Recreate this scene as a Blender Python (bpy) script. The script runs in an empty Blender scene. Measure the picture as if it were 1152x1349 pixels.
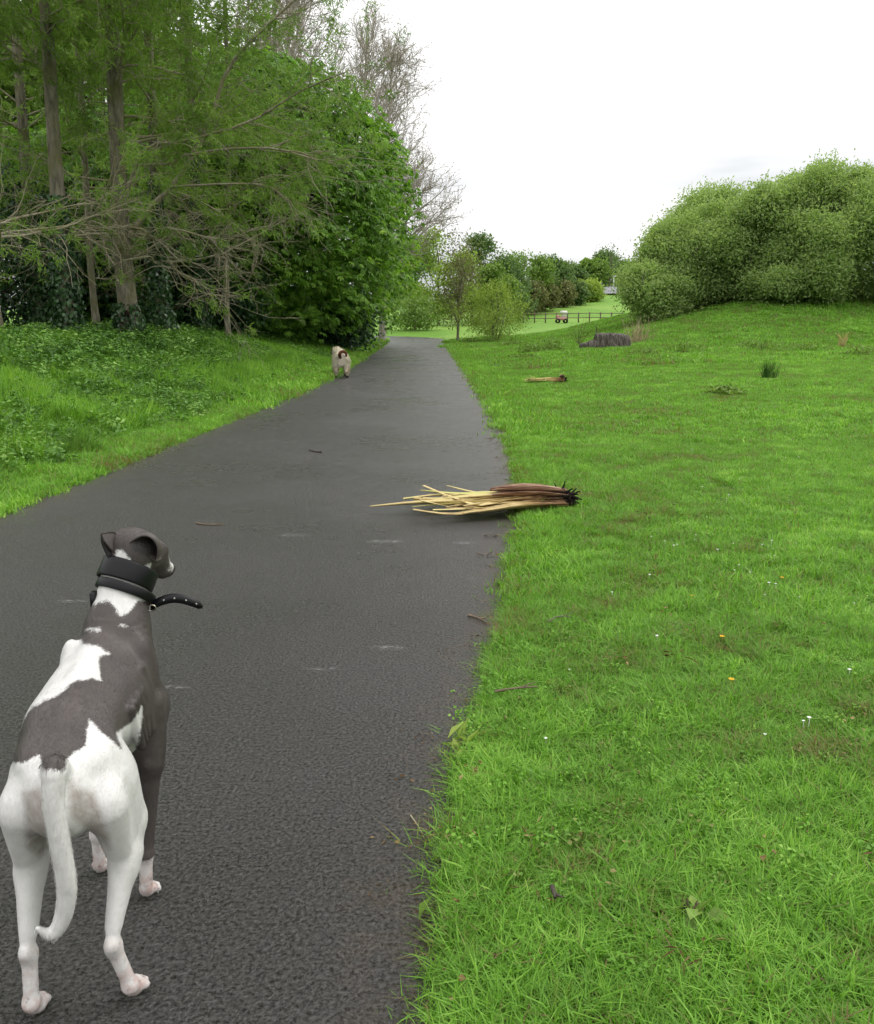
import bpy, math, numpy as np
from mathutils import Vector
rad = math.radians
scene = bpy.context.scene
C = scene.collection

# ------------------------------------------------------------------ camera
CAM_H, FPX, IMW, IMH, HORIZON = 1.4, 1150.0, 1152.0, 1349.0, 422.0
PITCH = math.atan((IMH / 2 - HORIZON) / FPX)
cam_d = bpy.data.cameras.new('camera')
cam = bpy.data.objects.new('camera', cam_d)
C.objects.link(cam)
cam.location = (0, 0, CAM_H)
cam.rotation_euler = (math.pi / 2 - PITCH, 0, 0)
cam_d.sensor_fit = 'HORIZONTAL'
cam_d.sensor_width = 36.0
cam_d.lens = FPX / IMW * 36.0
cam_d.clip_start = 0.05
cam_d.clip_end = 3000
scene.camera = cam

# ------------------------------------------------------------------ sky and sun (bright overcast)
SUN_EL, SUN_AZ = rad(52), rad(70)          # azimuth measured clockwise from +Y: light comes from the right, a little ahead
world = bpy.data.worlds.new('World')
scene.world = world
world.use_nodes = True
wn, wl = world.node_tree.nodes, world.node_tree.links
wn.clear()
w_out = wn.new('ShaderNodeOutputWorld')
w_sky = wn.new('ShaderNodeTexSky')
w_sky.sky_type = 'NISHITA'; w_sky.sun_disc = False
w_sky.sun_elevation = SUN_EL; w_sky.sun_rotation = SUN_AZ
w_blue = wn.new('ShaderNodeBackground'); w_blue.inputs['Strength'].default_value = 0.05
w_tint = wn.new('ShaderNodeMix'); w_tint.data_type = 'RGBA'; w_tint.blend_type = 'MULTIPLY'; w_tint.inputs[0].default_value = 1.0
w_tint.inputs[7].default_value = (0.60, 0.76, 0.86, 1)     # thin veil over the clear part of the sky
wl.new(w_sky.outputs['Color'], w_tint.inputs[6]); wl.new(w_tint.outputs[2], w_blue.inputs['Color'])
w_cloud = wn.new('ShaderNodeBackground')
w_cloud.inputs['Color'].default_value = (1.0, 1.0, 1.0, 1); w_cloud.inputs['Strength'].default_value = 1.15
w_tc = wn.new('ShaderNodeTexCoord')
w_map = wn.new('ShaderNodeMapping'); w_map.inputs['Scale'].default_value = (1.0, 1.0, 5.0); w_map.inputs['Location'].default_value = (0.3, 0.0, 0.1)
wl.new(w_tc.outputs['Generated'], w_map.inputs['Vector'])
w_noise = wn.new('ShaderNodeTexNoise'); w_noise.inputs['Scale'].default_value = 1.6; w_noise.inputs['Detail'].default_value = 5
wl.new(w_map.outputs['Vector'], w_noise.inputs['Vector'])
w_sep = wn.new('ShaderNodeSeparateXYZ'); wl.new(w_tc.outputs['Generated'], w_sep.inputs['Vector'])
w_el = wn.new('ShaderNodeMapRange'); w_el.inputs['From Min'].default_value = 0.02; w_el.inputs['From Max'].default_value = 0.30
w_el.inputs['To Min'].default_value = 0.0; w_el.inputs['To Max'].default_value = 0.42
wl.new(w_sep.outputs['Z'], w_el.inputs['Value'])
w_add = wn.new('ShaderNodeMath'); w_add.operation = 'ADD'
wl.new(w_noise.outputs['Fac'], w_add.inputs[0]); wl.new(w_el.outputs['Result'], w_add.inputs[1])
w_cov = wn.new('ShaderNodeMapRange'); w_cov.inputs['From Min'].default_value = 0.44; w_cov.inputs['From Max'].default_value = 0.74
w_cov.inputs['To Min'].default_value = 0.05; w_cov.inputs['To Max'].default_value = 1.0
wl.new(w_add.outputs[0], w_cov.inputs['Value'])
# an overcast sky is brighter overhead than at the horizon
w_zen = wn.new('ShaderNodeMapRange'); w_zen.inputs['From Min'].default_value = 0.0; w_zen.inputs['From Max'].default_value = 1.0
w_zen.inputs['To Min'].default_value = 0.92; w_zen.inputs['To Max'].default_value = 1.75
wl.new(w_sep.outputs['Z'], w_zen.inputs['Value']); wl.new(w_zen.outputs['Result'], w_cloud.inputs['Strength'])
w_mix = wn.new('ShaderNodeMixShader')
wl.new(w_cov.outputs['Result'], w_mix.inputs['Fac'])
wl.new(w_blue.outputs[0], w_mix.inputs[1]); wl.new(w_cloud.outputs[0], w_mix.inputs[2])
wl.new(w_mix.outputs[0], w_out.inputs['Surface'])

sun_d = bpy.data.lights.new('sun', 'SUN')
sun_d.energy = 1.1; sun_d.angle = rad(22); sun_d.color = (1.0, 0.97, 0.92)
sun = bpy.data.objects.new('sun', sun_d)
C.objects.link(sun)
_sd = Vector((math.sin(SUN_AZ) * math.cos(SUN_EL), math.cos(SUN_AZ) * math.cos(SUN_EL), math.sin(SUN_EL)))
sun.rotation_euler = _sd.to_track_quat('Z', 'Y').to_euler()
scene.view_settings.view_transform = 'Standard'
scene.view_settings.look = 'None'
scene.view_settings.exposure = 0.17
scene.view_settings.gamma = 1.0
scene.cycles.max_bounces = 4
scene.cycles.diffuse_bounces = 3
scene.cycles.glossy_bounces = 2
scene.cycles.transmission_bounces = 2
scene.cycles.use_adaptive_sampling = True
scene.cycles.adaptive_threshold = 0.03
scene.cycles.transparent_max_bounces = 4

# ------------------------------------------------------------------ helpers
RNG = np.random.RandomState(7)
_c, _s = math.cos(PITCH), math.sin(PITCH)
def ray(x, y):
    a = (x - IMW / 2) / FPX; b = -(y - IMH / 2) / FPX
    return np.array([a, _c + b * _s, -_s + b * _c])
def on_ground(x, y, z=0.0):                 # where the sight line through a photo pixel meets the level z
    d = ray(x, y); t = (z - CAM_H) / d[2]
    return d * t + np.array([0, 0, CAM_H])
def at_depth(x, y, Y):                      # the same sight line at a known distance
    d = ray(x, y)
    return d * (Y / d[1]) + np.array([0, 0, CAM_H])
def project(P):
    P = np.asarray(P, float) - np.array([0, 0, CAM_H])
    zc = P[..., 1] * _c - P[..., 2] * _s; yc = P[..., 1] * _s + P[..., 2] * _c
    return np.stack([IMW / 2 + FPX * P[..., 0] / zc, IMH / 2 - FPX * yc / zc], -1)
def sstep(a, b, x):
    t = np.clip((np.asarray(x, float) - a) / (b - a), 0, 1)
    return t * t * (3 - 2 * t)
def unit(v):
    v = np.asarray(v, float)
    return v / np.maximum(np.linalg.norm(v, axis=-1, keepdims=True), 1e-9)

def add_mesh(name, V, F, mat=None, smooth=True, attrs=None, fattrs=None):
    V = np.asarray(V, np.float32).reshape(-1, 3); F = np.asarray(F, np.int32)
    n = F.shape[1]
    me = bpy.data.meshes.new(name)
    me.vertices.add(len(V)); me.vertices.foreach_set('co', V.ravel())
    me.loops.add(F.size); me.loops.foreach_set('vertex_index', F.ravel())
    me.polygons.add(len(F)); me.polygons.foreach_set('loop_start', np.arange(0, F.size, n, dtype=np.int32))
    me.update(calc_edges=True)
    if smooth: me.polygons.foreach_set('use_smooth', np.ones(len(F), bool))
    for k, v in (attrs or {}).items():
        a = me.attributes.new(k, 'FLOAT', 'POINT'); a.data.foreach_set('value', np.asarray(v, np.float32))
    for k, v in (fattrs or {}).items():
        a = me.attributes.new(k, 'FLOAT', 'FACE'); a.data.foreach_set('value', np.asarray(v, np.float32))
    if mat is not None: me.materials.append(mat)
    return me
def link(name, data, parent=None, label=None, cat=None, group=None, kind=None, loc=None):
    o = bpy.data.objects.new(name, data)
    C.objects.link(o)
    if parent is not None: o.parent = parent
    if loc is not None: o.location = loc
    if label: o['label'] = label
    if cat: o['category'] = cat
    if group: o['group'] = group
    if kind: o['kind'] = kind
    return o
def cat_geo(parts):                          # join (V, F) arrays
    Vs, Fs, k = [], [], 0
    for V, F in parts:
        V = np.asarray(V).reshape(-1, 3)
        Vs.append(V); Fs.append(np.asarray(F) + k); k += len(V)
    return np.concatenate(Vs), np.concatenate(Fs)

def tubes(P, R, sides=6, cap=True):
    """M polylines P[M,K,3] with radii R[M,K] -> quads"""
    P = np.asarray(P, float); R = np.asarray(R, float)
    if P.ndim == 2: P, R = P[None], R[None]
    M, K, _ = P.shape
    T = unit(np.gradient(P, axis=1))
    ref = np.where(np.abs(T[:, :1, 2:3]) > 0.85, np.array([1.0, 0, 0]), np.array([0, 0, 1.0]))
    ref = np.broadcast_to(ref, T.shape)
    A = unit(np.cross(T, ref)); B = np.cross(T, A)
    ang = np.linspace(0, 2 * math.pi, sides, endpoint=False)
    V = P[:, :, None, :] + R[:, :, None, None] * (np.cos(ang)[None, None, :, None] * A[:, :, None, :] + np.sin(ang)[None, None, :, None] * B[:, :, None, :])
    idx = np.arange(M * K * sides).reshape(M, K, sides)
    a = idx[:, :-1]; b = idx[:, 1:]
    F = np.stack([a, np.roll(a, -1, 2), np.roll(b, -1, 2), b], -1).reshape(-1, 4)
    return V.reshape(-1, 3), F
def spline(pts, n):                          # Catmull-Rom through pts
    p = np.asarray(pts, float); m = len(p)
    e = np.concatenate([[2 * p[0] - p[1]], p, [2 * p[-1] - p[-2]]])
    t = np.linspace(0, m - 1 - 1e-6, n); i = t.astype(int); f = (t - i)[:, None]
    a, b, c_, d = e[i], e[i + 1], e[i + 2], e[i + 3]
    return 0.5 * (2 * b + (c_ - a) * f + (2 * a - 5 * b + 4 * c_ - d) * f ** 2 + (3 * b - a - 3 * c_ + d) * f ** 3)
def box_geo(x0, x1, y0, y1, z0, z1):
    V = np.array([(x, y, z) for x in (x0, x1) for y in (y0, y1) for z in (z0, z1)], float)
    F = np.array([(0, 1, 3, 2), (4, 6, 7, 5), (0, 4, 5, 1), (2, 3, 7, 6), (0, 2, 6, 4), (1, 5, 7, 3)])
    return V, F
def leaves(P, D, N, L, W, bend=0.15):
    """leaf blades from base P along D, facing N: kite of 2 triangles, folded on the midrib"""
    P, D, N = np.asarray(P), unit(D), np.asarray(N)
    S = unit(np.cross(D, N)); N = np.cross(S, D)
    L = np.asarray(L).reshape(-1, 1) * np.ones((len(P), 1)); W = np.asarray(W).reshape(-1, 1) * np.ones((len(P), 1))
    mid = P + D * L * 0.45
    V = np.stack([P, mid + S * W / 2 + N * L * bend * 0.5, P + D * L - N * L * bend, mid - S * W / 2 + N * L * bend * 0.5], 1)
    i = np.arange(len(P))[:, None] * 4
    F = np.stack([np.concatenate([i, i + 1, i + 2], 1), np.concatenate([i, i + 2, i + 3], 1)], 1).reshape(-1, 3)
    return V.reshape(-1, 3), F
def rand_dir(n, rng=RNG):
    return unit(rng.normal(size=(n, 3)))

# materials ---------------------------------------------------------
class NT:
    def __init__(self, name):
        self.m = bpy.data.materials.new(name); self.m.use_nodes = True
        self.t = self.m.node_tree; self.n = self.t.nodes; self.l = self.t.links
        self.n.clear()
        self.out = self.n.new('ShaderNodeOutputMaterial')
    def add(self, typ, **kw):
        nd = self.n.new(typ)
        for k, v in kw.items():
            if k in nd.inputs: self.set(nd.inputs[k], v)
            else: setattr(nd, k, v)
        return nd
    def set(self, sock, v):
        if isinstance(v, bpy.types.NodeSocket): self.l.new(v, sock)
        else: sock.default_value = v
    def noise(self, scale, detail=4, vec=None, rough=0.55):
        nd = self.add('ShaderNodeTexNoise', Scale=scale, Detail=detail, Roughness=rough)
        if vec is not None: self.l.new(vec, nd.inputs['Vector'])
        return nd.outputs['Fac']
    def obj(self): return self.add('ShaderNodeTexCoord').outputs['Object']
    def ramp(self, fac, stops):
        nd = self.add('ShaderNodeValToRGB'); self.l.new(fac, nd.inputs['Fac'])
        el = nd.color_ramp.elements
        while len(el) < len(stops): el.new(0.5)
        for e, (p, c) in zip(el, stops):
            e.position = p; e.color = tuple(c) + (1,) if len(c) == 3 else c
        return nd.outputs['Color']
    def math(self, op, a, b=0.0, clamp=False):
        nd = self.add('ShaderNodeMath', operation=op, use_clamp=clamp)
        self.set(nd.inputs[0], a); self.set(nd.inputs[1], b)
        return nd.outputs[0]
    def rng(self, v, a, b, c=0.0, d=1.0):
        nd = self.add('ShaderNodeMapRange'); self.set(nd.inputs['Value'], v)
        for k, x in zip(('From Min', 'From Max', 'To Min', 'To Max'), (a, b, c, d)): nd.inputs[k].default_value = x
        return nd.outputs['Result']
    def mix(self, fac, a, b, blend='MIX'):
        nd = self.add('ShaderNodeMix', data_type='RGBA', blend_type=blend)
        self.set(nd.inputs['Factor'], fac)
        for s, v in ((nd.inputs['A'], a), (nd.inputs['B'], b)): pass
        self.set(nd.inputs[6], a if isinstance(a, bpy.types.NodeSocket) else tuple(a) + (1,))
        self.set(nd.inputs[7], b if isinstance(b, bpy.types.NodeSocket) else tuple(b) + (1,))
        return nd.outputs[2]
    def attr(self, name, typ='GEOMETRY'):
        return self.add('ShaderNodeAttribute', attribute_name=name, attribute_type=typ).outputs['Fac']
    def bump(self, h, dist, strength=1.0):
        nd = self.add('ShaderNodeBump', Strength=strength, Distance=dist); self.l.new(h, nd.inputs['Height'])
        return nd.outputs['Normal']
    def principled(self, color, rough=0.6, spec=0.3, normal=None):
        nd = self.add('ShaderNodeBsdfPrincipled')
        self.set(nd.inputs['Base Color'], color if isinstance(color, bpy.types.NodeSocket) else tuple(color) + (1,))
        self.set(nd.inputs['Roughness'], rough); self.set(nd.inputs['Specular IOR Level'], spec)
        if normal is not None: self.l.new(normal, nd.inputs['Normal'])
        return nd
    def done(self, shader):
        self.l.new(shader.outputs[0], self.out.inputs['Surface']); return self.m
def leaf_mat(name, stops, rough=0.5, spec=0.25, trans=0.3, attr='tint', typ='GEOMETRY', tcol=(1.15, 1.25, 0.7)):
    b = NT(name)
    col = b.ramp(b.attr(attr, typ), stops)
    p = b.principled(col, rough, spec)
    t = b.add('ShaderNodeBsdfTranslucent')
    b.l.new(b.mix(1.0, col, tcol, 'MULTIPLY'), t.inputs['Color'])
    mx = b.add('ShaderNodeMixShader'); mx.inputs[0].default_value = trans
    b.l.new(p.outputs[0], mx.inputs[1]); b.l.new(t.outputs[0], mx.inputs[2])
    return b.done(mx)

# ------------------------------------------------------------------ terrain and path
PR = np.array([(-8, -.10), (0, -.06), (1.5, -.03), (1.86, -.03), (2.66, .06), (3.46, .2), (4.41, .34), (5.99, .55), (7.43, .67), (9.17, .77), (12, .83), (15.3, .85), (25, .80), (40, .65), (55, .5), (66, .40)])
PL = np.array([(-8, -3.35), (0, -3.3), (6.3, -3.23), (7.4, -3.15), (10.7, -3.03), (13.4, -2.88), (17.8, -2.72), (22.2, -2.66), (35, -2.87), (48, -3.1), (60, -3.4)])
def x_right(y): return np.interp(y, PR[:, 0], PR[:, 1])
def x_left(y): return np.interp(y, PL[:, 0], PL[:, 1])
def wob(x, y, f, seed=0):                    # cheap smooth noise
    r = np.random.RandomState(seed); out = 0
    for _ in range(5):
        a, b_, p = r.normal(size=2) * f, r.normal(size=2) * f, r.uniform(0, 6.3, 2)
        out = out + np.sin(a[0] * x + a[1] * y + p[0]) * np.cos(b_[0] * x + b_[1] * y + p[1])
    return out / 3.0
def path_end(y): return sstep(64, 68, y)     # beyond here the way bends left behind the trees
def gz(x, y):
    x = np.asarray(x, float); y = np.asarray(y, float)
    dl = x_left(y) - x; dr = x - x_right(y)
    z = 0.82 * sstep(.1, 5.0, dl) * (1 - .75 * sstep(45, 75, y)) + .5 * sstep(6, 25, dl)
    z = z + .05 * wob(x, y, .35, 3) * sstep(.3, 3, np.maximum(dr, dl)) + .018 * wob(x, y, 2.2, 4) * sstep(.1, .8, np.maximum(dr, dl))
    mound = 2.2 * sstep(33.5, 47, y - .20 * (x - 14)) * sstep(5.0, 18.0, x) + 1.4 * sstep(16, 45, x) * sstep(26, 48, y) + .25 * sstep(12, 36, y) * sstep(2, 8, x)
    mound = mound * (1 - .96 * sstep(58, 80, y))
    z = z + np.where(y < 95, mound, np.maximum(mound * (1 - sstep(70, 110, y)), 0))
    far = 1.10 * sstep(52, 95, y) + 2.1 * sstep(95, 122, y) + 3.2 * sstep(118, 150, y) * sstep(6, 26, x) + 2.0 * sstep(130, 220, y)
    z = z + far * (1 - sstep(2, 14, -x) * .4)
    # a shallow drain crossing the lawn
    z = z - .16 * np.exp(-((y - 31 - .12 * x + .6 * np.sin(x * .5)) / .7) ** 2) * sstep(4, 8, x) * (1 - sstep(24, 30, x))
    inside = np.minimum(x_right(y) - x, x - x_left(y))
    edge = .010 * wob(x, y, 9, 5) + .006 * wob(x, y, 30, 6)
    cut = sstep(-.10, .10, inside + 4 * edge) * (1 - path_end(y))
    bend = sstep(63.5, 66, y) * (1 - sstep(69.5, 72, y)) * sstep(1.0, -.5, x) * (1 - sstep(0, 1, -x - 40))
    cut = np.maximum(cut, bend)
    zp = np.where(y > 60, far * .55, 0)
    return z * (1 - cut) + (-.05 + zp) * cut + .012 * (1 - cut)
xs = np.unique(np.concatenate([np.arange(-3.7, -2.4, .05), np.arange(-2.4, -.3, .3), np.arange(-.3, 1.2, .035), np.arange(1.2, 4, .15), np.arange(4, 16, .4), np.arange(16, 60, 1.5),
                               np.arange(-12, -3.7, .25), np.arange(-60, -12, 1.5), [60, 90, 140, 250, 500, 1500, -90, -140, -250, -500, -1500]]))
ys = np.unique(np.concatenate([[-1500, -400, -100, -30, -10, -4, -1, 0, .6], np.arange(1.0, 9, .06), np.arange(9, 20, .15), np.arange(20, 60, .4), np.arange(60, 160, 1.2), np.arange(160, 260, 6), [300, 400, 600, 1000, 1800]]))
X, Y = np.meshgrid(xs, ys)
V = np.stack([X, Y, gz(X, Y)], -1).reshape(-1, 3)
i = np.arange(X.size).reshape(X.shape)
F = np.stack([i[:-1, :-1], i[:-1, 1:], i[1:, 1:], i[1:, :-1]], -1).reshape(-1, 4)
b = NT('turf'); co = b.obj()
n1 = b.noise(.35, 5, co); n2 = b.noise(3.0, 5, co); n3 = b.noise(40, 4, co)
col = b.ramp(n3, [(.30, (.032, .040, .012)), (.52, (.065, .125, .018)), (.72, (.12, .24, .030))])
col = b.mix(b.rng(n1, .40, .62, 0, .35), col, (.13, .24, .030))
col = b.mix(b.math('MULTIPLY', b.rng(n2, .60, .72), .55), col, (.060, .042, .022))
yv = b.add('ShaderNodeSeparateXYZ'); b.l.new(co, yv.inputs[0])
mead = b.mix(b.rng(b.noise(.12, 4, co), .4, .6), (.145, .29, .040), (.215, .35, .065))
mead = b.mix(b.rng(n3, .35, .7, 0, .4), mead, (.10, .22, .03))
col = b.mix(b.rng(yv.outputs[1], 50, 62), col, mead)                       # the mown meadow past the end of the path
m_turf = b.done(b.principled(col, .8, .15, b.bump(b.math('ADD', n3, b.math('MULTIPLY', n2, 2.0)), .05, .7)))
ground = link('ground', add_mesh('ground', V, F, m_turf), kind='structure')

# tarmac path: follows the two edges, then bends away to the left
yy = np.concatenate([np.arange(-8, 2, .5), np.arange(2, 20, .25), np.arange(20, 62.1, 1.0)])
cl = [((x_left(y) + x_right(y)) / 2, y) for y in yy]; hw = [(x_right(y) - x_left(y)) / 2 + .16 for y in yy]
xc, yc = cl[-1]
for a in np.linspace(8, 90, 12):
    cl.append((xc - 6.0 * (1 - math.cos(rad(a))), yc + 6.0 * math.sin(rad(a)))); hw.append(hw[len(yy) - 1])
for q in np.arange(2, 40, 3.0): cl.append((cl[-1][0] - 3.0, cl[-1][1] + .05)); hw.append(hw[-1])
cl = np.array(cl); hw = np.array(hw)[:, None]
tg = unit(np.gradient(cl, axis=0)); nr2 = np.stack([tg[:, 1], -tg[:, 0]], 1)
us = np.array([-1, -.95, -.9, -.84, -.7, -.5, -.25, 0, .25, .5, .7, .84, .9, .95, 1])
XY = cl[:, None, :] + us[None, :, None] * hw[:, None] * nr2[:, None, :]
far_z = 1.10 * sstep(52, 95, XY[..., 1]) * .55
Zp = np.where(XY[..., 1] > 60, far_z, 0) + .000
V = np.concatenate([XY, Zp[..., None]], -1).reshape(-1, 3)
i = np.arange(len(cl) * 15).reshape(len(cl), 15)
F = np.stack([i[:-1, :-1], i[:-1, 1:], i[1:, 1:], i[1:, :-1]], -1).reshape(-1, 4)
b = NT('damp_tarmac'); co = b.obj()
g1 = b.add('ShaderNodeTexVoronoi', Scale=105.0, feature='F1'); b.l.new(co, g1.inputs['Vector'])
g2 = b.noise(88, 4, co, .70); g3 = b.noise(260, 3, co); big = b.noise(.55, 5, co); mid = b.noise(4.0, 5, co, .6)
col = b.mix(b.rng(g2, .34, .66), (.0075, .0066, .0062), (.056, .0505, .0475))
col = b.mix(b.rng(g3, .58, .70, 0, .7), col, (.14, .128, .120))
col = b.mix(b.rng(big, .38, .64, 0, .30), col, (.046, .042, .041))
col = b.mix(b.rng(mid, .58, .75, 0, .30), col, (.022, .019, .018))
dirt = b.math('MULTIPLY', b.rng(b.math('ADD', b.attr('edge'), b.rng(b.noise(7, 5, co, .7), .3, .7, -.10, .10)), .80, .97), b.rng(g2, .3, .6, .35, 1.0))
col = b.mix(b.math('MULTIPLY', dirt, .75), col, (.075, .052, .034))
# pale scuffs where something was dragged along the surface
mk = None
for (px, py, rx, ry) in ((512, 853, .10, .035), (423, 881, .09, .02), (508, 713, .16, .05), (388, 705, .15, .05), (612, 715, .10, .04), (95, 792, .10, .03), (230, 905, .08, .02), (625, 762, .05, .02)):
    p = on_ground(px, py)
    mpp = b.add('ShaderNodeMapping', vector_type='POINT'); mpp.inputs['Location'].default_value = (-p[0] / rx, -p[1] / ry, 0)
    mpp.inputs['Scale'].default_value = (1 / rx, 1 / ry, 1); b.l.new(co, mpp.inputs['Vector'])
    gr = b.add('ShaderNodeTexGradient', gradient_type='SPHERICAL'); b.l.new(mpp.outputs[0], gr.inputs['Vector'])
    mk = gr.outputs['Fac'] if mk is None else b.math('MAXIMUM', mk, gr.outputs['Fac'])
sc_n = b.add('ShaderNodeMapping'); sc_n.inputs['Scale'].default_value = (.4, 1.6, 1); b.l.new(co, sc_n.inputs['Vector'])
scf = b.math('MULTIPLY', b.rng(mk, .05, .5), b.rng(b.noise(60, 4, sc_n.outputs[0], .7), .50, .62, 0, .75))
col = b.mix(scf, col, (.36, .35, .35))
hgt = b.math('ADD', b.math('MULTIPLY', g2, 1.0), b.math('MULTIPLY', g1.outputs['Distance'], -.45)); hgt = b.math('ADD', hgt, b.math('MULTIPLY', g3, .25))
rgh = b.rng(b.math('ADD', big, b.math('MULTIPLY', mid, .4)), .5, .9, .22, .44)
m_tar = b.done(b.principled(col, rgh, b.rng(g2, .36, .62, .12, 1.0), b.bump(hgt, .013, 1.0)))
path = link('path', add_mesh('path', V, F, m_tar, True, dict(edge=np.tile(np.abs(us), len(cl)))), kind='structure')

# ------------------------------------------------------------------ grass and ground cover (instanced tufts)
src = {}
def tuft_mesh(name, n, h, spread, w, lean, mat, seed, segs=2):
    r = np.random.RandomState(seed)
    base = r.normal(size=(n, 2)) * spread
    az = r.uniform(0, 6.283, n); d = np.stack([np.cos(az), np.sin(az)], 1)
    H = h * r.uniform(.55, 1.15, n); ln = lean * r.uniform(.3, 1.3, n)
    P = []
    for t in (0, .5, 1.0):
        hor = ln * t ** 1.6 * H
        P.append(np.stack([base[:, 0] + d[:, 0] * hor, base[:, 1] + d[:, 1] * hor, H * t * np.clip(1 - .35 * ln * t, .25, 1) - .006], 1))
    side = np.stack([-d[:, 1], d[:, 0], 0 * az], 1)
    wd = w * r.uniform(.7, 1.3, n)[:, None]
    V = np.stack([P[0] - side * wd * .45, P[0] + side * wd * .45, P[1] - side * wd * .5, P[1] + side * wd * .5, P[2]], 1)
    i = np.arange(n)[:, None] * 5
    F = np.concatenate([np.concatenate([i, i + 1, i + 3], 1), np.concatenate([i, i + 3, i + 2], 1), np.concatenate([i + 2, i + 3, i + 4], 1)])
    tt = np.tile(r.uniform(-.5, .5, n), 3)
    return add_mesh(name, V, F, mat, True, None, dict(blade=tt))
def turf_tile(name, n, R, h, w, lean, mat, seed, hvar=.55):
    """a round patch of n blades, thinning out at its rim so that neighbours merge"""
    r = np.random.RandomState(seed)
    a0 = r.uniform(0, 6.283, n); rr = R * np.sqrt(r.uniform(0, 1, n)) * r.uniform(.75, 1.0, n)
    base = np.stack([np.cos(a0) * rr, np.sin(a0) * rr], 1)
    cl = wob(base[:, 0] / R * 6, base[:, 1] / R * 6, 1.0, seed)
    az = r.uniform(0, 6.283, n) + 1.2 * wob(base[:, 0] / R * 3, base[:, 1] / R * 3, 1.0, seed + 1)
    d = np.stack([np.cos(az), np.sin(az)], 1)
    H = h * r.uniform(.5, 1.2, n) * np.clip(1 + hvar * cl, .4, 1.7); ln = lean * r.uniform(.2, 1.5, n)
    P = []
    for t in (0, .5, 1.0):
        hor = ln * t ** 1.6 * H
        P.append(np.stack([base[:, 0] + d[:, 0] * hor, base[:, 1] + d[:, 1] * hor, H * t * np.clip(1 - .35 * ln * t, .22, 1) - .006], 1))
    side = np.stack([-d[:, 1], d[:, 0], 0 * az], 1)
    wd = w * r.uniform(.6, 1.4, n)[:, None]
    V = np.stack([P[0] - side * wd * .45, P[0] + side * wd * .45, P[1] - side * wd * .5, P[1] + side * wd * .5, P[2]], 1)
    i = np.arange(n)[:, None] * 5
    F = np.concatenate([np.concatenate([i, i + 1, i + 3], 1), np.concatenate([i, i + 3, i + 2], 1), np.concatenate([i + 2, i + 3, i + 4], 1)])
    bl = r.uniform(-.5, .5, n) + np.where(r.uniform(size=n) < .035, -1.2, 0)
    return add_mesh(name, V, F, mat, True, None, dict(blade=np.tile(bl, 3)))
def herb_mesh(name, n, h, L, W, mat, seed, spread=.06):
    r = np.random.RandomState(seed)
    az = r.uniform(0, 6.283, n); rr = spread * np.sqrt(r.uniform(0, 1, n))
    P = np.stack([np.cos(az) * rr, np.sin(az) * rr, h * r.uniform(.25, 1, n)], 1)
    a2 = r.uniform(0, 6.283, n)
    D = np.stack([np.cos(a2), np.sin(a2), r.uniform(-.5, .35, n)], 1)
    V, F = leaves(P, D, np.array([0, 0, 1.0]) + .35 * r.normal(size=(n, 3)), L * r.uniform(.6, 1.2, n), W * r.uniform(.7, 1.2, n), .18)
    tt = np.repeat(r.uniform(-.5, .5, n), 2)
    k = max(3, n // 4)                       # stems
    top = P[:k]; Pm = np.stack([top * [.3, .3, 0], top * [.7, .7, .5], top], 1)
    Vt, Ft = tubes(Pm, np.full((k, 3), .002), 3)
    Ft = np.concatenate([Ft[:, [0, 1, 2]], Ft[:, [0, 2, 3]]])
    V2, F2 = cat_geo([(V, F), (Vt, Ft)])
    return add_mesh(name, V2, F2, mat, False, None, dict(blade=np.concatenate([tt, np.zeros(len(Ft))])))
def grass_mat(name, stops, rough=.55, trans=.35, spec=.25, wear=0.0):
    b = NT(name)
    pos = b.add('ShaderNodeNewGeometry').outputs['Position']
    pat = b.math('ADD', b.rng(b.noise(.55, 3, pos), .3, .7, -.22, .22), b.rng(b.noise(3.2, 4, pos), .3, .7, -.24, .24))
    worn = b.math('MULTIPLY', b.rng(b.noise(2.1, 5, pos, .68), .57, .70, 0, 1), -wear)
    t = b.math('ADD', b.attr('tint', 'INSTANCER'), b.math('MULTIPLY', b.attr('blade'), .62))
    t = b.math('ADD', b.math('ADD', t, pat), worn, True)
    col = b.ramp(t, stops)
    p = b.principled(col, rough, spec)
    tr = b.add('ShaderNodeBsdfTranslucent'); b.l.new(b.mix(1.0, col, (1.1, 1.2, .6), 'MULTIPLY'), tr.inputs['Color'])
    mx = b.add('ShaderNodeMixShader'); mx.inputs[0].default_value = trans
    b.l.new(p.outputs[0], mx.inputs[1]); b.l.new(tr.outputs[0], mx.inputs[2])
    return b.done(mx)
m_lawn = grass_mat('lawn_blades', [(0, (.24, .18, .085)), (.10, (.25, .30, .075)), (.24, (.120, .255, .032)), (.55, (.178, .385, .044)), (.85, (.270, .500, .070)), (1, (.39, .60, .12))], .5, .40, .3, wear=.42)
m_long = grass_mat('verge_blades', [(0, (.085, .180, .020)), (.4, (.155, .335, .034)), (.8, (.245, .46, .05)), (1, (.33, .52, .08))])
m_herb = grass_mat('broad_leaves', [(0, (.045, .105, .018)), (.4, (.095, .215, .034)), (.75, (.165, .320, .055)), (1, (.26, .42, .10))], .5, .25, .3)
m_dead = grass_mat('dead_bits', [(0, (.075, .045, .022)), (.5, (.16, .095, .045)), (1, (.32, .23, .12))], .8, .1, .1)
def collection_of(name, meshes):
    c = bpy.data.collections.new(name)
    for k, me in enumerate(meshes):
        c.objects.link(bpy.data.objects.new('%s_%02d' % (name, k), me))
    return c
col_fine = collection_of('src_lawn_fine', [tuft_mesh('lawn_tuft', 15, .060, .013, .0028, .9 + .12 * k, m_lawn, 10 + k) for k in range(8)])
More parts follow.
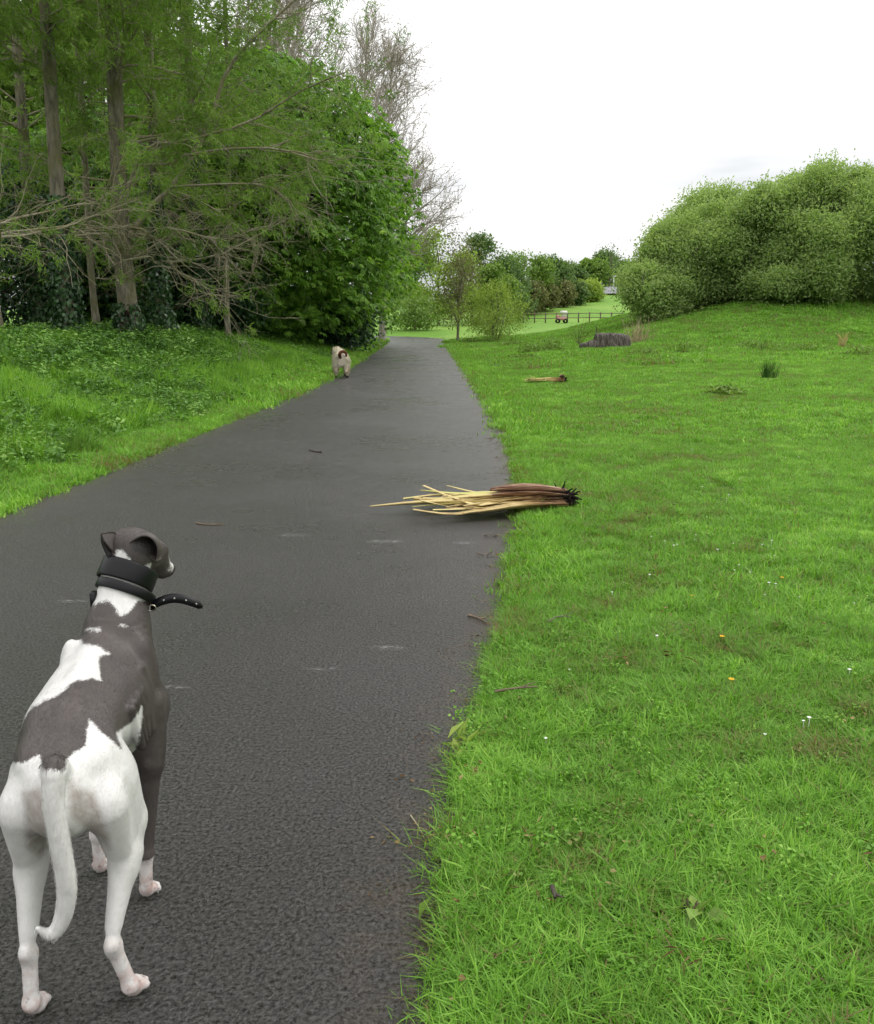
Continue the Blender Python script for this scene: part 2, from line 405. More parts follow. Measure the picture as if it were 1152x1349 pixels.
col_mid = collection_of('src_lawn_mid', [tuft_mesh('lawn_tuft', 20, .066, .030, .0052, .8, m_lawn, 30 + k) for k in range(6)])
col_far = collection_of('src_lawn_far', [tuft_mesh('lawn_tuft', 26, .085, .085, .014, .7, m_lawn, 50 + k) for k in range(6)])
tile_fine = collection_of('src_tile_fine', [turf_tile('lawn_tile', 1150, .16, .054, .0029, 1.05, m_lawn, 200 + k) for k in range(7)])
tile_mid = collection_of('src_tile_mid', [turf_tile('lawn_tile', 1900, .32, .060, .0048, .9, m_lawn, 220 + k) for k in range(6)])
tile_far = collection_of('src_tile_far', [turf_tile('lawn_tile', 2100, .65, .072, .012, .8, m_lawn, 240 + k) for k in range(6)])
tile_vfar = collection_of('src_tile_vfar', [turf_tile('lawn_tile', 2800, 1.5, .12, .030, .7, m_lawn, 260 + k) for k in range(5)])
tile_long = collection_of('src_tile_long', [turf_tile('verge_tile', 1700, .55, .24, .0075, .6, m_long, 280 + k, .5) for k in range(6)])
col_herb = collection_of('src_herb', [herb_mesh('herb', 30, .30, .085, .056, m_herb, 110 + k, .13) for k in range(5)] + [herb_mesh('herb', 34, .36, .055, .026, m_herb, 120 + k, .10) for k in range(3)])
col_clover = collection_of('src_clover', [herb_mesh('clover', 26, .040, .010, .009, m_lawn, 130 + k, .035) for k in range(3)])
def gn_bits(name, n, L, W, seed):
    r = np.random.RandomState(seed)
    P = np.concatenate([r.normal(size=(n, 2)) * .05, r.uniform(.002, .012, (n, 1))], 1)
    D = np.concatenate([r.normal(size=(n, 2)), r.normal(size=(n, 1)) * .12], 1)
    V, F = leaves(P, D, np.array([0, 0, 1.0]) + .4 * r.normal(size=(n, 3)), L * r.uniform(.4, 1.3, n), W * r.uniform(.5, 1.2, n), .12)
    return add_mesh(name, V, F, m_dead, False, None, dict(blade=np.repeat(r.uniform(-.5, .5, n), 2)))
col_bits = collection_of('src_bits', [gn_bits('dead_bit', 9, .045, .006, 140 + k) for k in range(3)] + [gn_bits('dead_leaf', 4, .035, .022, 150 + k) for k in range(3)])

def scatter(name, coll, P, rot, scl, idx, tint, label, cat):
    me = bpy.data.meshes.new(name)
    me.vertices.add(len(P)); me.vertices.foreach_set('co', np.asarray(P, np.float32).ravel())
    for k, typ, v, f in (('rot', 'FLOAT_VECTOR', rot, 'vector'), ('scl', 'FLOAT', scl, 'value'), ('idx', 'INT', idx, 'value'), ('tint', 'FLOAT', tint, 'value')):
        a = me.attributes.new(k, typ, 'POINT')
        a.data.foreach_set(f, np.asarray(v, np.int32 if typ == 'INT' else np.float32).ravel())
    ng = bpy.data.node_groups.new(name, 'GeometryNodeTree')
    ng.interface.new_socket('Geometry', in_out='INPUT', socket_type='NodeSocketGeometry')
    ng.interface.new_socket('Geometry', in_out='OUTPUT', socket_type='NodeSocketGeometry')
    N, L = ng.nodes, ng.links
    gi = N.new('NodeGroupInput'); go = N.new('NodeGroupOutput')
    iop = N.new('GeometryNodeInstanceOnPoints'); ci = N.new('GeometryNodeCollectionInfo')
    ci.inputs['Collection'].default_value = coll; ci.inputs['Separate Children'].default_value = True; ci.inputs['Reset Children'].default_value = True
    def named(k, typ):
        nd = N.new('GeometryNodeInputNamedAttribute'); nd.data_type = typ; nd.inputs['Name'].default_value = k
        return [s for s in nd.outputs if s.enabled and s.name == 'Attribute'][0]
    L.new(gi.outputs[0], iop.inputs['Points']); L.new(ci.outputs[0], iop.inputs['Instance'])
    iop.inputs['Pick Instance'].default_value = True
    L.new(named('idx', 'INT'), iop.inputs['Instance Index']); L.new(named('rot', 'FLOAT_VECTOR'), iop.inputs['Rotation']); L.new(named('scl', 'FLOAT'), iop.inputs['Scale'])
    L.new(iop.outputs[0], go.inputs[0])
    o = link(name, me, label=label, cat=cat, kind='stuff')
    o.modifiers.new('scatter', 'NODES').node_group = ng
    return o
def spread(y0, y1, dens, xf0, xf1, rng):
    """random points with x between two edge functions of y"""
    out = []
    for a in np.arange(y0, y1, .5):
        b_ = min(a + .5, y1); m = (a + b_) / 2
        x0, x1 = xf0(m), xf1(m)
        if x1 <= x0: continue
        n = rng.poisson((x1 - x0) * (b_ - a) * dens)
        out.append(np.stack([rng.uniform(x0, x1, n), rng.uniform(a, b_, n)], 1))
    return np.concatenate(out)
def lattice(y0, y1, step, xf0, xf1, rng, jit=.28):
    """jittered hexagonal lattice: even cover without gaps"""
    out = []
    for k, y in enumerate(np.arange(y0, y1, step * .866)):
        x = np.arange(xf0(y) + (k % 2) * step / 2 + rng.uniform(0, step * .3), xf1(y), step)
        out.append(np.stack([x, np.full(len(x), y)], 1))
    p = np.concatenate(out)
    return p + rng.normal(size=p.shape) * step * jit * .5
def view_r(m): return (m * .976 + .32) * .503 * 1.06 + 1.3
def lawn_tint(x, y, rng, spread_=.16):
    t = .50 + .22 * wob(x, y, .28, 21) + .17 * wob(x, y, 1.1, 22) + .17 * wob(x, y, 3.4, 23) + rng.normal(size=len(x)) * spread_
    bare = sstep(.78, 1.15, wob(x, y, 2.6, 24) + .5 * wob(x, y, 7, 25)) + .55 * sstep(.5, .02, x - x_right(y)) * (rng.uniform(size=len(x)) < .45)
    return np.clip(t - .65 * bare, 0, 1), bare
def put(name, coll, nidx, pts, rng, s0, s1, tint, label, cat, tilt=.25, patch=None):
    x, y = pts[:, 0], pts[:, 1]; n = len(pts)
    P = np.stack([x, y, gz(x, y)], 1)
    rot = np.stack([rng.normal(size=n) * tilt, rng.normal(size=n) * tilt, rng.uniform(0, 6.283, n)], 1)
    s = rng.uniform(s0, s1, n) * (1 if patch is None else patch)
    return scatter(name, coll, P, rot, s, rng.randint(0, nidx, n), tint, label, cat)
rg = np.random.RandomState(99)
re = lambda m: x_right(m) - .03
def slope_rot(x, y, rng):
    e = .15; dx = (gz(x + e, y) - gz(x - e, y)) / (2 * e); dy = (gz(x, y + e) - gz(x, y - e)) / (2 * e)
    out = np.zeros((len(x), 3))
    from mathutils import Quaternion
    for i in range(len(x)):
        q = Vector((-dx[i], -dy[i], 1)).to_track_quat('Z', 'Y') @ Quaternion((0, 0, 1), rng.uniform(0, 6.283))
        out[i] = q.to_euler()
    return out
def tiles(nm, coll, ni, pts, rng, s0, s1, tint, label, cat):
    x, y = pts[:, 0], pts[:, 1]
    return scatter(nm, coll, np.stack([x, y, gz(x, y)], 1), slope_rot(x, y, rng), rng.uniform(s0, s1, len(x)), rng.randint(0, ni, len(x)), tint, label, cat)
LB = {1.15: 'short trodden grass with blades showing beside the near path edge', 4.2: 'short bright grass around the root end of the flax clump', 10.5: 'mown bright green lawn between path and rush clump', 27: 'rough far grass between the stump and the willow thicket'}
for (y0, y1, coll, ni, rad_) in ((1.15, 4.2, tile_fine, 7, .15), (4.2, 10.5, tile_mid, 6, .30), (10.5, 27, tile_far, 6, .60), (27, 62, tile_vfar, 5, 1.4)):
    pts = lattice(y0, y1, rad_ * 1.22, lambda m: x_right(m) + rad_ * .98, lambda m: view_r(m) + rad_, rg)
    tiles('grass', coll, ni, pts, rg, .72, 1.22, .50 + .06 * rg.normal(size=len(pts)), LB[y0], 'grass')
def edge_tint(x, y): return np.clip(.50 + .10 * rg.normal(size=len(x)) - .30 * sstep(.12, -.03, x - x_right(y)) * (rg.uniform(size=len(x)) < .4), 0, 1)
for (y0, y1, dens, coll, ni, w_, lab) in ((1.15, 4.2, 2200, col_fine, 8, .24, 'ragged fringe of grass creeping over the near tarmac edge'), (4.2, 10.5, 650, col_mid, 6, .40, 'ragged grass fringe by the flax clump along the tarmac'), (10.5, 45, 120, col_far, 6, .8, 'grass fringe along the far side of the tarmac')):
    pts = spread(y0, y1, dens, re, lambda m: x_right(m) + w_, rg); pts[:, 0] += rg.normal(size=len(pts)) * .035 + .02 * wob(pts[:, 0] * 0, pts[:, 1], 4.0, 71)
    put('edge_grass', coll, ni, pts, rg, .6, 1.2, edge_tint(pts[:, 0], pts[:, 1]), lab, 'grass', .25)
# clover and small leaves in the lawn
pts = spread(1.15, 6, 70, re, view_r, rg); pts = pts[wob(pts[:, 0], pts[:, 1], 1.7, 41) > .15]
put('clover', col_clover, 3, pts, rg, .7, 1.5, np.clip(.45 + .2 * rg.normal(size=len(pts)), .25, 1), 'small round clover leaves among the short lawn grass', 'clover', .2)
# dead straw and leaf fragments, thickest along the edge of the tarmac
a = spread(1.2, 14, 48, lambda m: x_right(m) - .16, lambda m: x_right(m) + .12, rg)
c_ = spread(1.2, 9, 7, re, view_r, rg); d_ = spread(4, 14, 9, lambda m: x_left(m) - .1, lambda m: x_left(m) + .25, rg); e_ = spread(1.2, 16, .9, x_left, x_right, rg)
pts = np.concatenate([a, c_, d_, e_]); on = (pts[:, 0] < x_right(pts[:, 1]) - .02) & (pts[:, 0] > x_left(pts[:, 1]))
n = len(pts); P = np.stack([pts[:, 0], pts[:, 1], np.where(on, .003, gz(pts[:, 0], pts[:, 1]) + .03)], 1)
sc_ = np.concatenate([rg.uniform(.25, .8, len(a)), rg.uniform(.3, 1.0, len(c_)), rg.uniform(.3, .9, len(d_)), rg.uniform(.1, .35, len(e_))])
scatter('leaf_litter', col_bits, P, np.stack([0 * sc_, 0 * sc_, rg.uniform(0, 6.283, n)], 1), sc_, rg.randint(0, 6, n), rg.uniform(.1, .9, n), 'brown dead straw and leaf fragments strewn along the path edges', 'leaf litter')
# left verge: mown fringe, long grass, then nettles and other broad leaves under the trees
le = lambda m: x_left(m) + .03
pts = spread(3.5, 14, 620, lambda m: x_left(m) - .9, le, rg); t = np.clip(.5 + .2 * wob(pts[:, 0], pts[:, 1], 1.2, 51) + .12 * rg.normal(size=len(pts)), .15, 1)
put('grass', col_mid, 6, pts, rg, .8, 1.7, t, 'short bright grass fringe beside the wooded path edge', 'grass')
pts = spread(14, 60, 90, lambda m: x_left(m) - 1.6, le, rg); t = np.clip(.5 + .2 * wob(pts[:, 0], pts[:, 1], 1.2, 52) + .12 * rg.normal(size=len(pts)), .15, 1)
put('grass', col_far, 6, pts, rg, .9, 1.7, t, 'bright grass strip below the dense tree beside the far path', 'grass')
pts = lattice(3.5, 48, .72, lambda m: x_left(m) - 8.5, lambda m: x_left(m) - .9, rg)
tiles('verge_grass', tile_long, 6, pts, rg, .65, 1.25, .50 + .10 * rg.normal(size=len(pts)), 'long lush grass on the bank below the bare-limbed trees', 'grass')
pts = spread(3.5, 40, 62, lambda m: x_left(m) - 8, lambda m: x_left(m) - .35, rg)
f = wob(pts[:, 0], pts[:, 1], .45, 54) + .9 * sstep(13, 7, pts[:, 1]) + .5 * sstep(3.5, 5.0, x_left(pts[:, 1]) - pts[:, 0]) - .08
keep = rg.uniform(size=len(pts)) < np.clip(.35 + f, .04, 1) * sstep(.3, 1.0, x_left(pts[:, 1]) - pts[:, 0]); pts = pts[keep]
t = np.clip(.50 + .26 * wob(pts[:, 0], pts[:, 1], 1.0, 55) + .18 * rg.normal(size=len(pts)), 0, 1)
put('nettles', col_herb, 8, pts, rg, .6, 1.35, t, 'dense nettles and broad-leaved weeds covering the wooded bank', 'weeds', .2, .65 + .5 * sstep(.6, 5.0, x_left(pts[:, 1]) - pts[:, 0]))

# ------------------------------------------------------------------ trees
def bark_mat(name, c0, c1, scale=14, moss=None):
    b = NT(name); co = b.obj()
    mp = b.add('ShaderNodeMapping'); mp.inputs['Scale'].default_value = (1, 1, .22); b.l.new(co, mp.inputs['Vector'])
    n = b.noise(scale, 5, mp.outputs[0], .65); n2 = b.noise(2.2, 4, co)
    col = b.mix(b.rng(n, .32, .68), c0, c1)
    if moss: col = b.mix(b.rng(n2, .45, .62, 0, .75), col, moss)
    return b.done(b.principled(col, .85, .12, b.bump(n, .02, .8)))
m_bark_grey = bark_mat('grey_bark', (.080, .070, .053), (.25, .225, .17), 14, (.13, .128, .055))
m_bark_pale = bark_mat('pale_branch_bark', (.17, .150, .105), (.42, .375, .28), 22, (.24, .225, .11))
m_bark_dark = bark_mat('dark_bark', (.030, .025, .020), (.085, .072, .058))
m_bark_brown = bark_mat('brown_twig_bark', (.11, .080, .055), (.22, .17, .125), 20)
m_twig = bark_mat('bare_twig_bark', (.30, .265, .22), (.52, .47, .41), 20)
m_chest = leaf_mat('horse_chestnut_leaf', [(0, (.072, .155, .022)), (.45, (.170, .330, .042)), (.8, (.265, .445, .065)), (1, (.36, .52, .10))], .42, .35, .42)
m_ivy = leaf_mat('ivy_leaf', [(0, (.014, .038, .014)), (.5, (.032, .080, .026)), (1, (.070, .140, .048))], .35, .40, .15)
m_needle = leaf_mat('larch_needle', [(0, (.100, .175, .034)), (.5, (.195, .320, .060)), (1, (.30, .43, .095))], .6, .15, .42)
m_willow = leaf_mat('willow_leaf', [(0, (.230, .325, .110)), (.4, (.305, .415, .150)), (.75, (.360, .470, .185)), (1, (.44, .54, .25))], .65, .15, .48)
m_mid = leaf_mat('woodland_leaf', [(0, (.100, .170, .034)), (.5, (.180, .285, .055)), (1, (.27, .385, .085))], .5, .25, .30)
m_yel = leaf_mat('young_yellow_leaf', [(0, (.20, .285, .055)), (.5, (.31, .415, .085)), (1, (.42, .50, .13))], .55, .2, .35)
m_far = leaf_mat('far_green_leaf', [(0, (.085, .140, .052)), (.5, (.140, .220, .078)), (1, (.21, .29, .11))], .6, .15, .25)
m_brownleaf = leaf_mat('bronze_leaf', [(0, (.12, .120, .055)), (.5, (.20, .205, .090)), (1, (.30, .31, .13))], .6, .15, .25)
m_bud = leaf_mat('opening_bud', [(0, (.13, .11, .05)), (1, (.24, .22, .09))], .6, .1, .2)

def grow(S, D, L, r0, r1, K, rng, wander=.25, up=0.0, droop=0.0):
    """polylines from starts S along D"""
    S, D = np.asarray(S, float), unit(D); M = len(S)
    L = np.ones(M) * L; r0 = np.ones(M) * r0; r1 = np.ones(M) * r1
    P = [S]; d = D.copy()
    for k in range(1, K):
        d = unit(d + wander * rng.normal(size=(M, 3)) / math.sqrt(K) + np.array([0, 0, (up - droop * k / K) / K]))
        P.append(P[-1] + d * (L / (K - 1))[:, None])
    P = np.stack(P, 1); t = np.linspace(0, 1, K)
    return P, r0[:, None] + (r1 - r0)[:, None] * t
def sprout(P, R, n, t0, t1, ang, rng, flat=0.0):
    """n children per polyline: starts, directions, parent radius, position"""
    M, K, _ = P.shape
    t = rng.uniform(t0, t1, (M, n)); f = t * (K - 1); i = np.clip(f.astype(int), 0, K - 2); f = f - i
    m = np.arange(M)[:, None]
    S = P[m, i] * (1 - f)[..., None] + P[m, i + 1] * f[..., None]
    T = unit(P[m, i + 1] - P[m, i])
    side = rng.normal(size=(M, n, 3)); side[..., 2] *= (1 - flat)
    side = unit(side - T * (side * T).sum(-1, keepdims=True))
    a = ang * rng.uniform(.7, 1.25, (M, n))[..., None]
    D = T * np.cos(a) + side * np.sin(a)
    r = R[m, i] * (1 - f) + R[m, i + 1] * f
    return S.reshape(-1, 3), D.reshape(-1, 3), r.reshape(-1), t.reshape(-1)
def thing(name, label, cat, base, group=None):
    return link(name, None, label=label, cat=cat, group=group, loc=tuple(base))
def part(root, name, VF, mat, smooth=True, fattrs=None, kind=None):
    V, F = VF
    o = link(name, add_mesh(name, np.asarray(V).reshape(-1, 3) - np.array(root.location), F, mat, smooth, None, fattrs), root)
    if kind: o['kind'] = kind
    return o
def crown_points(c, rad3, nclump, per, rng, clump_r, shell=.55, zmin=None, cut=None, lobes=0):
    """leaf positions gathered in clumps over an ellipsoid's outer shell"""
    d = unit(rng.normal(size=(nclump * 2, 3)))
    q = rng.uniform(shell, 1.0, (nclump * 2, 1)) ** .6 * rng.uniform(.86, 1.10, (nclump * 2, 1))
    cc = np.asarray(c) + d * q * np.asarray(rad3)
    if lobes:                                # rounded lobes with dark clefts between them
        ld = unit(rng.normal(size=(lobes, 3)) + [0, -.25, .15]); lc = np.asarray(c) + ld * np.asarray(rad3) * rng.uniform(.60, .86, (lobes, 1)); lr = rng.uniform(.28, .46, (lobes, 1)) * np.asarray(rad3).min()
        w = rng.randint(0, lobes, len(cc)); e = unit(rng.normal(size=cc.shape) + ld[w] * .9)
        cc = lc[w] + e * lr[w] * rng.uniform(.75, 1.05, (len(cc), 1)); d = e
    ok = np.ones(len(cc), bool)
    if zmin is not None: ok &= cc[:, 2] > zmin
    if cut is not None: ok &= cut(cc)
    cc, d = cc[ok][:nclump], d[ok][:nclump]
    n = len(cc)
    off = rng.normal(size=(n, per, 3)) * clump_r * rng.uniform(.6, 1.25, (n, 1, 1)); off[..., 2] *= .65
    P = cc[:, None] + off
    ct = rng.uniform(0, 1, n)
    hi = off[..., 2] / clump_r
    return P.reshape(-1, 3), np.repeat(d, per, 0), np.repeat(ct, per), hi.reshape(-1), cc
def leafy_tree(name, label, cat, base, h, rad3, cz, mat, bark, rng, nclump=90, per=60, clump_r=.5, leaf=(.16, .09), trunk_r=.18, group=None, zmin=None, shell=.5, spiky=0, limbs=9, stems=1, cut=None, lobes=0):
    base = np.array(base, float); root = thing(name, label, cat, base, group)
    c = base + np.array([0, 0, cz])
    P, N, ct, hi, cc = crown_points(c, rad3, nclump, per, rng, clump_r, shell, base[2] + .1 if zmin is None else base[2] + zmin, cut, lobes)
    n = len(P)
    D = unit(rng.normal(size=(n, 3)) * .8 + N * .6 + [0, 0, .1]); Nn = unit(rng.normal(size=(n, 3)) * .7 + N * .5 + [0, 0, .6])
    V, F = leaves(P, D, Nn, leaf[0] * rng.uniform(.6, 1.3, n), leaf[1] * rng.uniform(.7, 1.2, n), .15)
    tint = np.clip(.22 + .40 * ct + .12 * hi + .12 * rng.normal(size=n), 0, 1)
    # trunk and limbs
    parts = []
    for st in range(stems):
        o = np.array([0, 0, 0]) if stems == 1 else np.append(rng.normal(size=2) * min(rad3[0], 1.0) * .35, 0)
        tp = spline([base + o * .4 - [0, 0, .2], base + o + [rng.normal() * .1, rng.normal() * .1, h * .3], base + o * 1.8 + [rng.normal() * .2, rng.normal() * .2, h * .62], base + o * 2.2 + [rng.normal() * .3, rng.normal() * .3, h * .9]], 12)
        parts.append(tubes(tp, np.linspace(trunk_r, trunk_r * .18, 12) * np.where(np.arange(12) == 0, 1.25, 1), 8))
        if st == 0: tp0 = tp
    pick = cc[rng.permutation(len(cc))[:limbs]]
    for q in pick:
        k0 = rng.randint(2, 8); s = tp0[k0]
        if q[2] < s[2]: s = tp0[2]
        parts.append(tubes(spline([s, s * .5 + q * .5 + [0, 0, .25], q], 6), np.linspace(trunk_r * .38, trunk_r * .06, 6), 5))
    part(root, 'trunk', cat_geo(parts), bark)
    parts = [(V, F)]; tn = [np.repeat(tint, 2)]
    if spiky:                                # leafy shoots standing out of the outline
        ii = rng.permutation(len(cc))[:spiky]; S = cc[ii]
        dd = unit(np.stack([rng.normal(size=len(ii)) * .35, rng.normal(size=len(ii)) * .35, np.ones(len(ii))], 1) + .4 * unit(S - c))
        ln = rng.uniform(.6, 1.3, len(ii)) * clump_r * 2.2; m = 22
        t = np.tile(np.linspace(.1, 1, m), len(ii)); S2 = np.repeat(S, m, 0) + np.repeat(dd, m, 0) * (t * np.repeat(ln, m))[:, None]
        D2 = unit(np.repeat(dd, m, 0) * .8 + rng.normal(size=(len(S2), 3)) * .7)
        parts.append(leaves(S2, D2, rand_dir(len(S2), rng), leaf[0] * (1.15 - .6 * t), leaf[1] * (1.1 - .5 * t), .1)); tn.append(np.repeat(np.clip(.55 + .25 * rng.normal(size=len(S2)), 0, 1), 2))
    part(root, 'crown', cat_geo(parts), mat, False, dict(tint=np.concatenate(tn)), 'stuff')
    return root
def needle_sprays(S, D, rng, per=11, L=.14, W=.020):
    n = len(S) * per
    Sx = np.repeat(S, per, 0) + rng.normal(size=(n, 3)) * .05; Dx = unit(np.repeat(D, per, 0) * .7 + rng.normal(size=(n, 3)) * .75 + [0, 0, -.25])
    return leaves(Sx, Dx, rand_dir(n, rng), L * rng.uniform(.6, 1.3, n), W, .1)

# --- larches at the head of the bank: many pale bare limbs low down, soft green sprays above
def larch(label, base_px, Y, h, r, rng, limb_px=(), nbr=46, side=.35, green0=2.8, group='larches along the bank', lean=(0, 0), ivy=0.0):
    b0 = at_depth(base_px[0], base_px[1], Y); base = np.array([b0[0], Y, gz(b0[0], Y)])
    root = thing('larch_tree', label, 'tree', base, group)
    top = base + np.array([lean[0], lean[1], h])
    tp = spline([base - [0, 0, .3], base + (top - base) * .12 + [-.05, 0, 0], base + (top - base) * .4 + [.08, 0, 0], base + (top - base) * .7, top], 24)
    tr = np.linspace(r, .04, 24); tr[:3] *= (1.35, 1.2, 1.05)
    # rounded, slightly lumpy stem
    V, F = tubes(tp, tr, 14)
    V = V + .018 * np.stack([wob(V[:, 2] * 3, V[:, 0] * 8, 1, 61), wob(V[:, 2] * 3, V[:, 1] * 8, 1, 62), 0 * V[:, 0]], 1)
    part(root, 'trunk', (V, F), m_bark_grey)
    # limbs
    explicit = []
    for pts, r0 in limb_px:
        q = np.array([at_depth(a, b_, Y + dy) for a, b_, dy in pts])
        P = spline(q, 12); R = np.linspace(r0, r0 * .3, 12)
        R = R * .68
        part(root, 'limb', tubes(P, R, 8), m_bark_pale)
        explicit.append((P, R))
    t = rng.uniform(.17, .98, nbr) ** .9; k = t * 23; i = np.clip(k.astype(int), 0, 22); f = (k - i)[:, None]
    S = tp[i] * (1 - f) + tp[i + 1] * f
    az = rng.uniform(0, 6.283, nbr); az = np.where(rng.uniform(size=nbr) < side, rng.normal(size=nbr) * .7 - .35, az)
    D = np.stack([np.cos(az), np.sin(az), rng.uniform(-.05, .50, nbr)], 1)
    Lb = (1 - t * .70) * rng.uniform(2.4, 5.6, nbr)
    P1, R1 = grow(S, D, Lb, .022 + .016 * (1 - t), .006, 9, rng, .45, .25, .70)
    if explicit:
        Pe = np.stack([p[np.linspace(3, 11, 9).astype(int)] for p, _ in explicit]); Re = np.stack([q[np.linspace(3, 11, 9).astype(int)] for _, q in explicit])
        P1s = np.concatenate([P1, np.repeat(Pe, 2, 0)]); R1s = np.concatenate([R1, np.repeat(Re, 2, 0)])
    else: P1s, R1s = P1, R1
    S2, D2, r2, _ = sprout(P1s, R1s, 10, .15, 1.0, .62, rng, .35)
    D2 = unit(D2 + [0.10, 0, -.10])
    P2, R2 = grow(S2, D2, rng.uniform(.5, 2.0, len(S2)), np.minimum(r2 * .6, .011), .0035, 6, rng, .55, .15, .55)
    S3, D3, r3, _ = sprout(P2, R2, 4, .2, 1.0, .7, rng, .2)
    P3, R3 = grow(S3, D3, rng.uniform(.18, .6, len(S3)), .0040, .0022, 4, rng, .5, 0, .6)
    for k in range(0, len(P1)):
        part(root, 'branch', tubes(P1[k], R1[k], 5), m_bark_pale)
    part(root, 'twigs', cat_geo([tubes(P2, R2, 4), tubes(P3, R3, 3)]), m_bark_pale, True, None, 'stuff')
    # needles: few low down, thick above
    tipz = P3[:, -1, 2]; pr = sstep(base[2] + green0 - 1.2, base[2] + green0 + 1.8, tipz + .9 * wob(P3[:, -1, 0] * 1.0, P3[:, -1, 2] * 1.3, 1.0, 63))
    kk = rng.uniform(size=len(P3)) < np.clip(pr * (.85 + .35 * wob(P3[:, -1, 0] * 1.3, P3[:, -1, 2] * 1.6, 1.0, 65)), .10, .97)
    Sn = np.concatenate([P3[kk][:, j] for j in (1, 2, 3)]); Dn = np.tile(unit(P3[kk][:, 3] - P3[kk][:, 1]), (3, 1))
    Vn, Fn = needle_sprays(Sn, Dn, rng)
    tt = np.clip(.45 + .42 * wob(Vn[::4, 0], Vn[::4, 2], 1.3, 64) + .16 * rng.normal(size=len(Vn) // 4), 0, 1)
    part(root, 'needles', (Vn, Fn), m_needle, False, dict(tint=np.repeat(tt, 2)), 'stuff')
    if ivy: ivy_on(root, tp, tr, ivy, rng)
    return root, tp
def ivy_on(root, tp, tr, top, rng, n=0):
    n = n or int(650 * top)
    t = rng.uniform(0, 1, n) ** 1.2 * top; z0 = tp[0, 2]; zz = z0 + .3 + t
    x = np.interp(zz, tp[:, 2], tp[:, 0]); y = np.interp(zz, tp[:, 2], tp[:, 1]); r = np.interp(zz, tp[:, 2], tr)
    a = rng.uniform(0, 6.283, n); N = np.stack([np.cos(a), np.sin(a), 0 * a], 1)
    rr = r + .03 + .20 * rng.uniform(size=n) ** 1.5 * (1.15 - t / top)
    P = np.stack([x, y, zz], 1) + N * rr[:, None]
    D = unit(np.stack([rng.normal(size=n) * .5, rng.normal(size=n) * .5, -np.ones(n)], 1))
    V, F = leaves(P, D, unit(N + .4 * rng.normal(size=(n, 3))), .105 * rng.uniform(.6, 1.3, n), .090, .1)
    part(root, 'ivy', (V, F), m_ivy, False, dict(tint=np.repeat(np.clip(.5 + .3 * rng.normal(size=n), 0, 1), 2)), 'stuff')
rt = np.random.RandomState(5)
larch('tall larch with a knot hole and thick pale limbs forking low', (172, 430), 21, 19, .25, rt,
      [([(170, 312, 0), (200, 270, -.2), (232, 240, -.4), (275, 165, -.7), (300, 90, -1), (345, 40, -1.2), (410, -20, -1.5)], .105),
       ([(166, 260, 0), (190, 196, -.4), (245, 185, -.8), (330, 160, -1.2), (395, 120, -1.6), (455, 95, -2)], .065),
       ([(225, 246, -.4), (300, 242, -.9), (352, 245, -1.2), (385, 268, -1.5)], .040),
       ([(240, 205, -.5), (300, 196, -1), (365, 196, -1.3), (425, 212, -1.8), (470, 205, -2)], .045),
       ([(165, 330, 0), (215, 300, -.6), (290, 315, -1.1), (345, 298, -1.5)], .035),
       ([(164, 372, 0), (210, 350, -.5), (262, 372, -.9), (300, 405, -1.1)], .022),
       ([(160, 300, 0), (128, 268, -.5), (70, 262, -.9), (20, 290, -1.2)], .040)], nbr=52, green0=3.6, ivy=1.0)
larch('larch with ivy round its lower stem standing between two neighbours', (92, 428), 19.5, 18, .20, rt, nbr=38, green0=3.4, ivy=3.2)
larch('larch with reddish bark at the open end of the bank', (-8, 425), 17.5, 18, .20, rt, nbr=36, green0=3.0)
larch('slim ivy-wrapped larch beside the dark thicket', (216, 432), 23, 17, .16, rt, nbr=40, green0=3.4, ivy=4.0)
larch('larch rising behind the fork-limbed larch with ivy to mid height', (265, 420), 29, 19, .20, rt, nbr=40, green0=3.8, ivy=6.0)
larch('larch half hidden behind the ivy-wrapped row', (52, 415), 26, 20, .22, rt, nbr=34, green0=4.0, ivy=4.0)
larch('slender pale larch between the ivied pair', (128, 424), 24.5, 18, .11, rt, nbr=30, green0=3.2)
larch('slender larch close in front of the chestnut boughs', (300, 430), 27.5, 15, .10, rt, nbr=30, green0=3.4, lean=(.6, 0))
# knot hole of the forked larch
b = NT('knot'); m_knot = b.done(b.principled((.02, .014, .01), .9, .05))

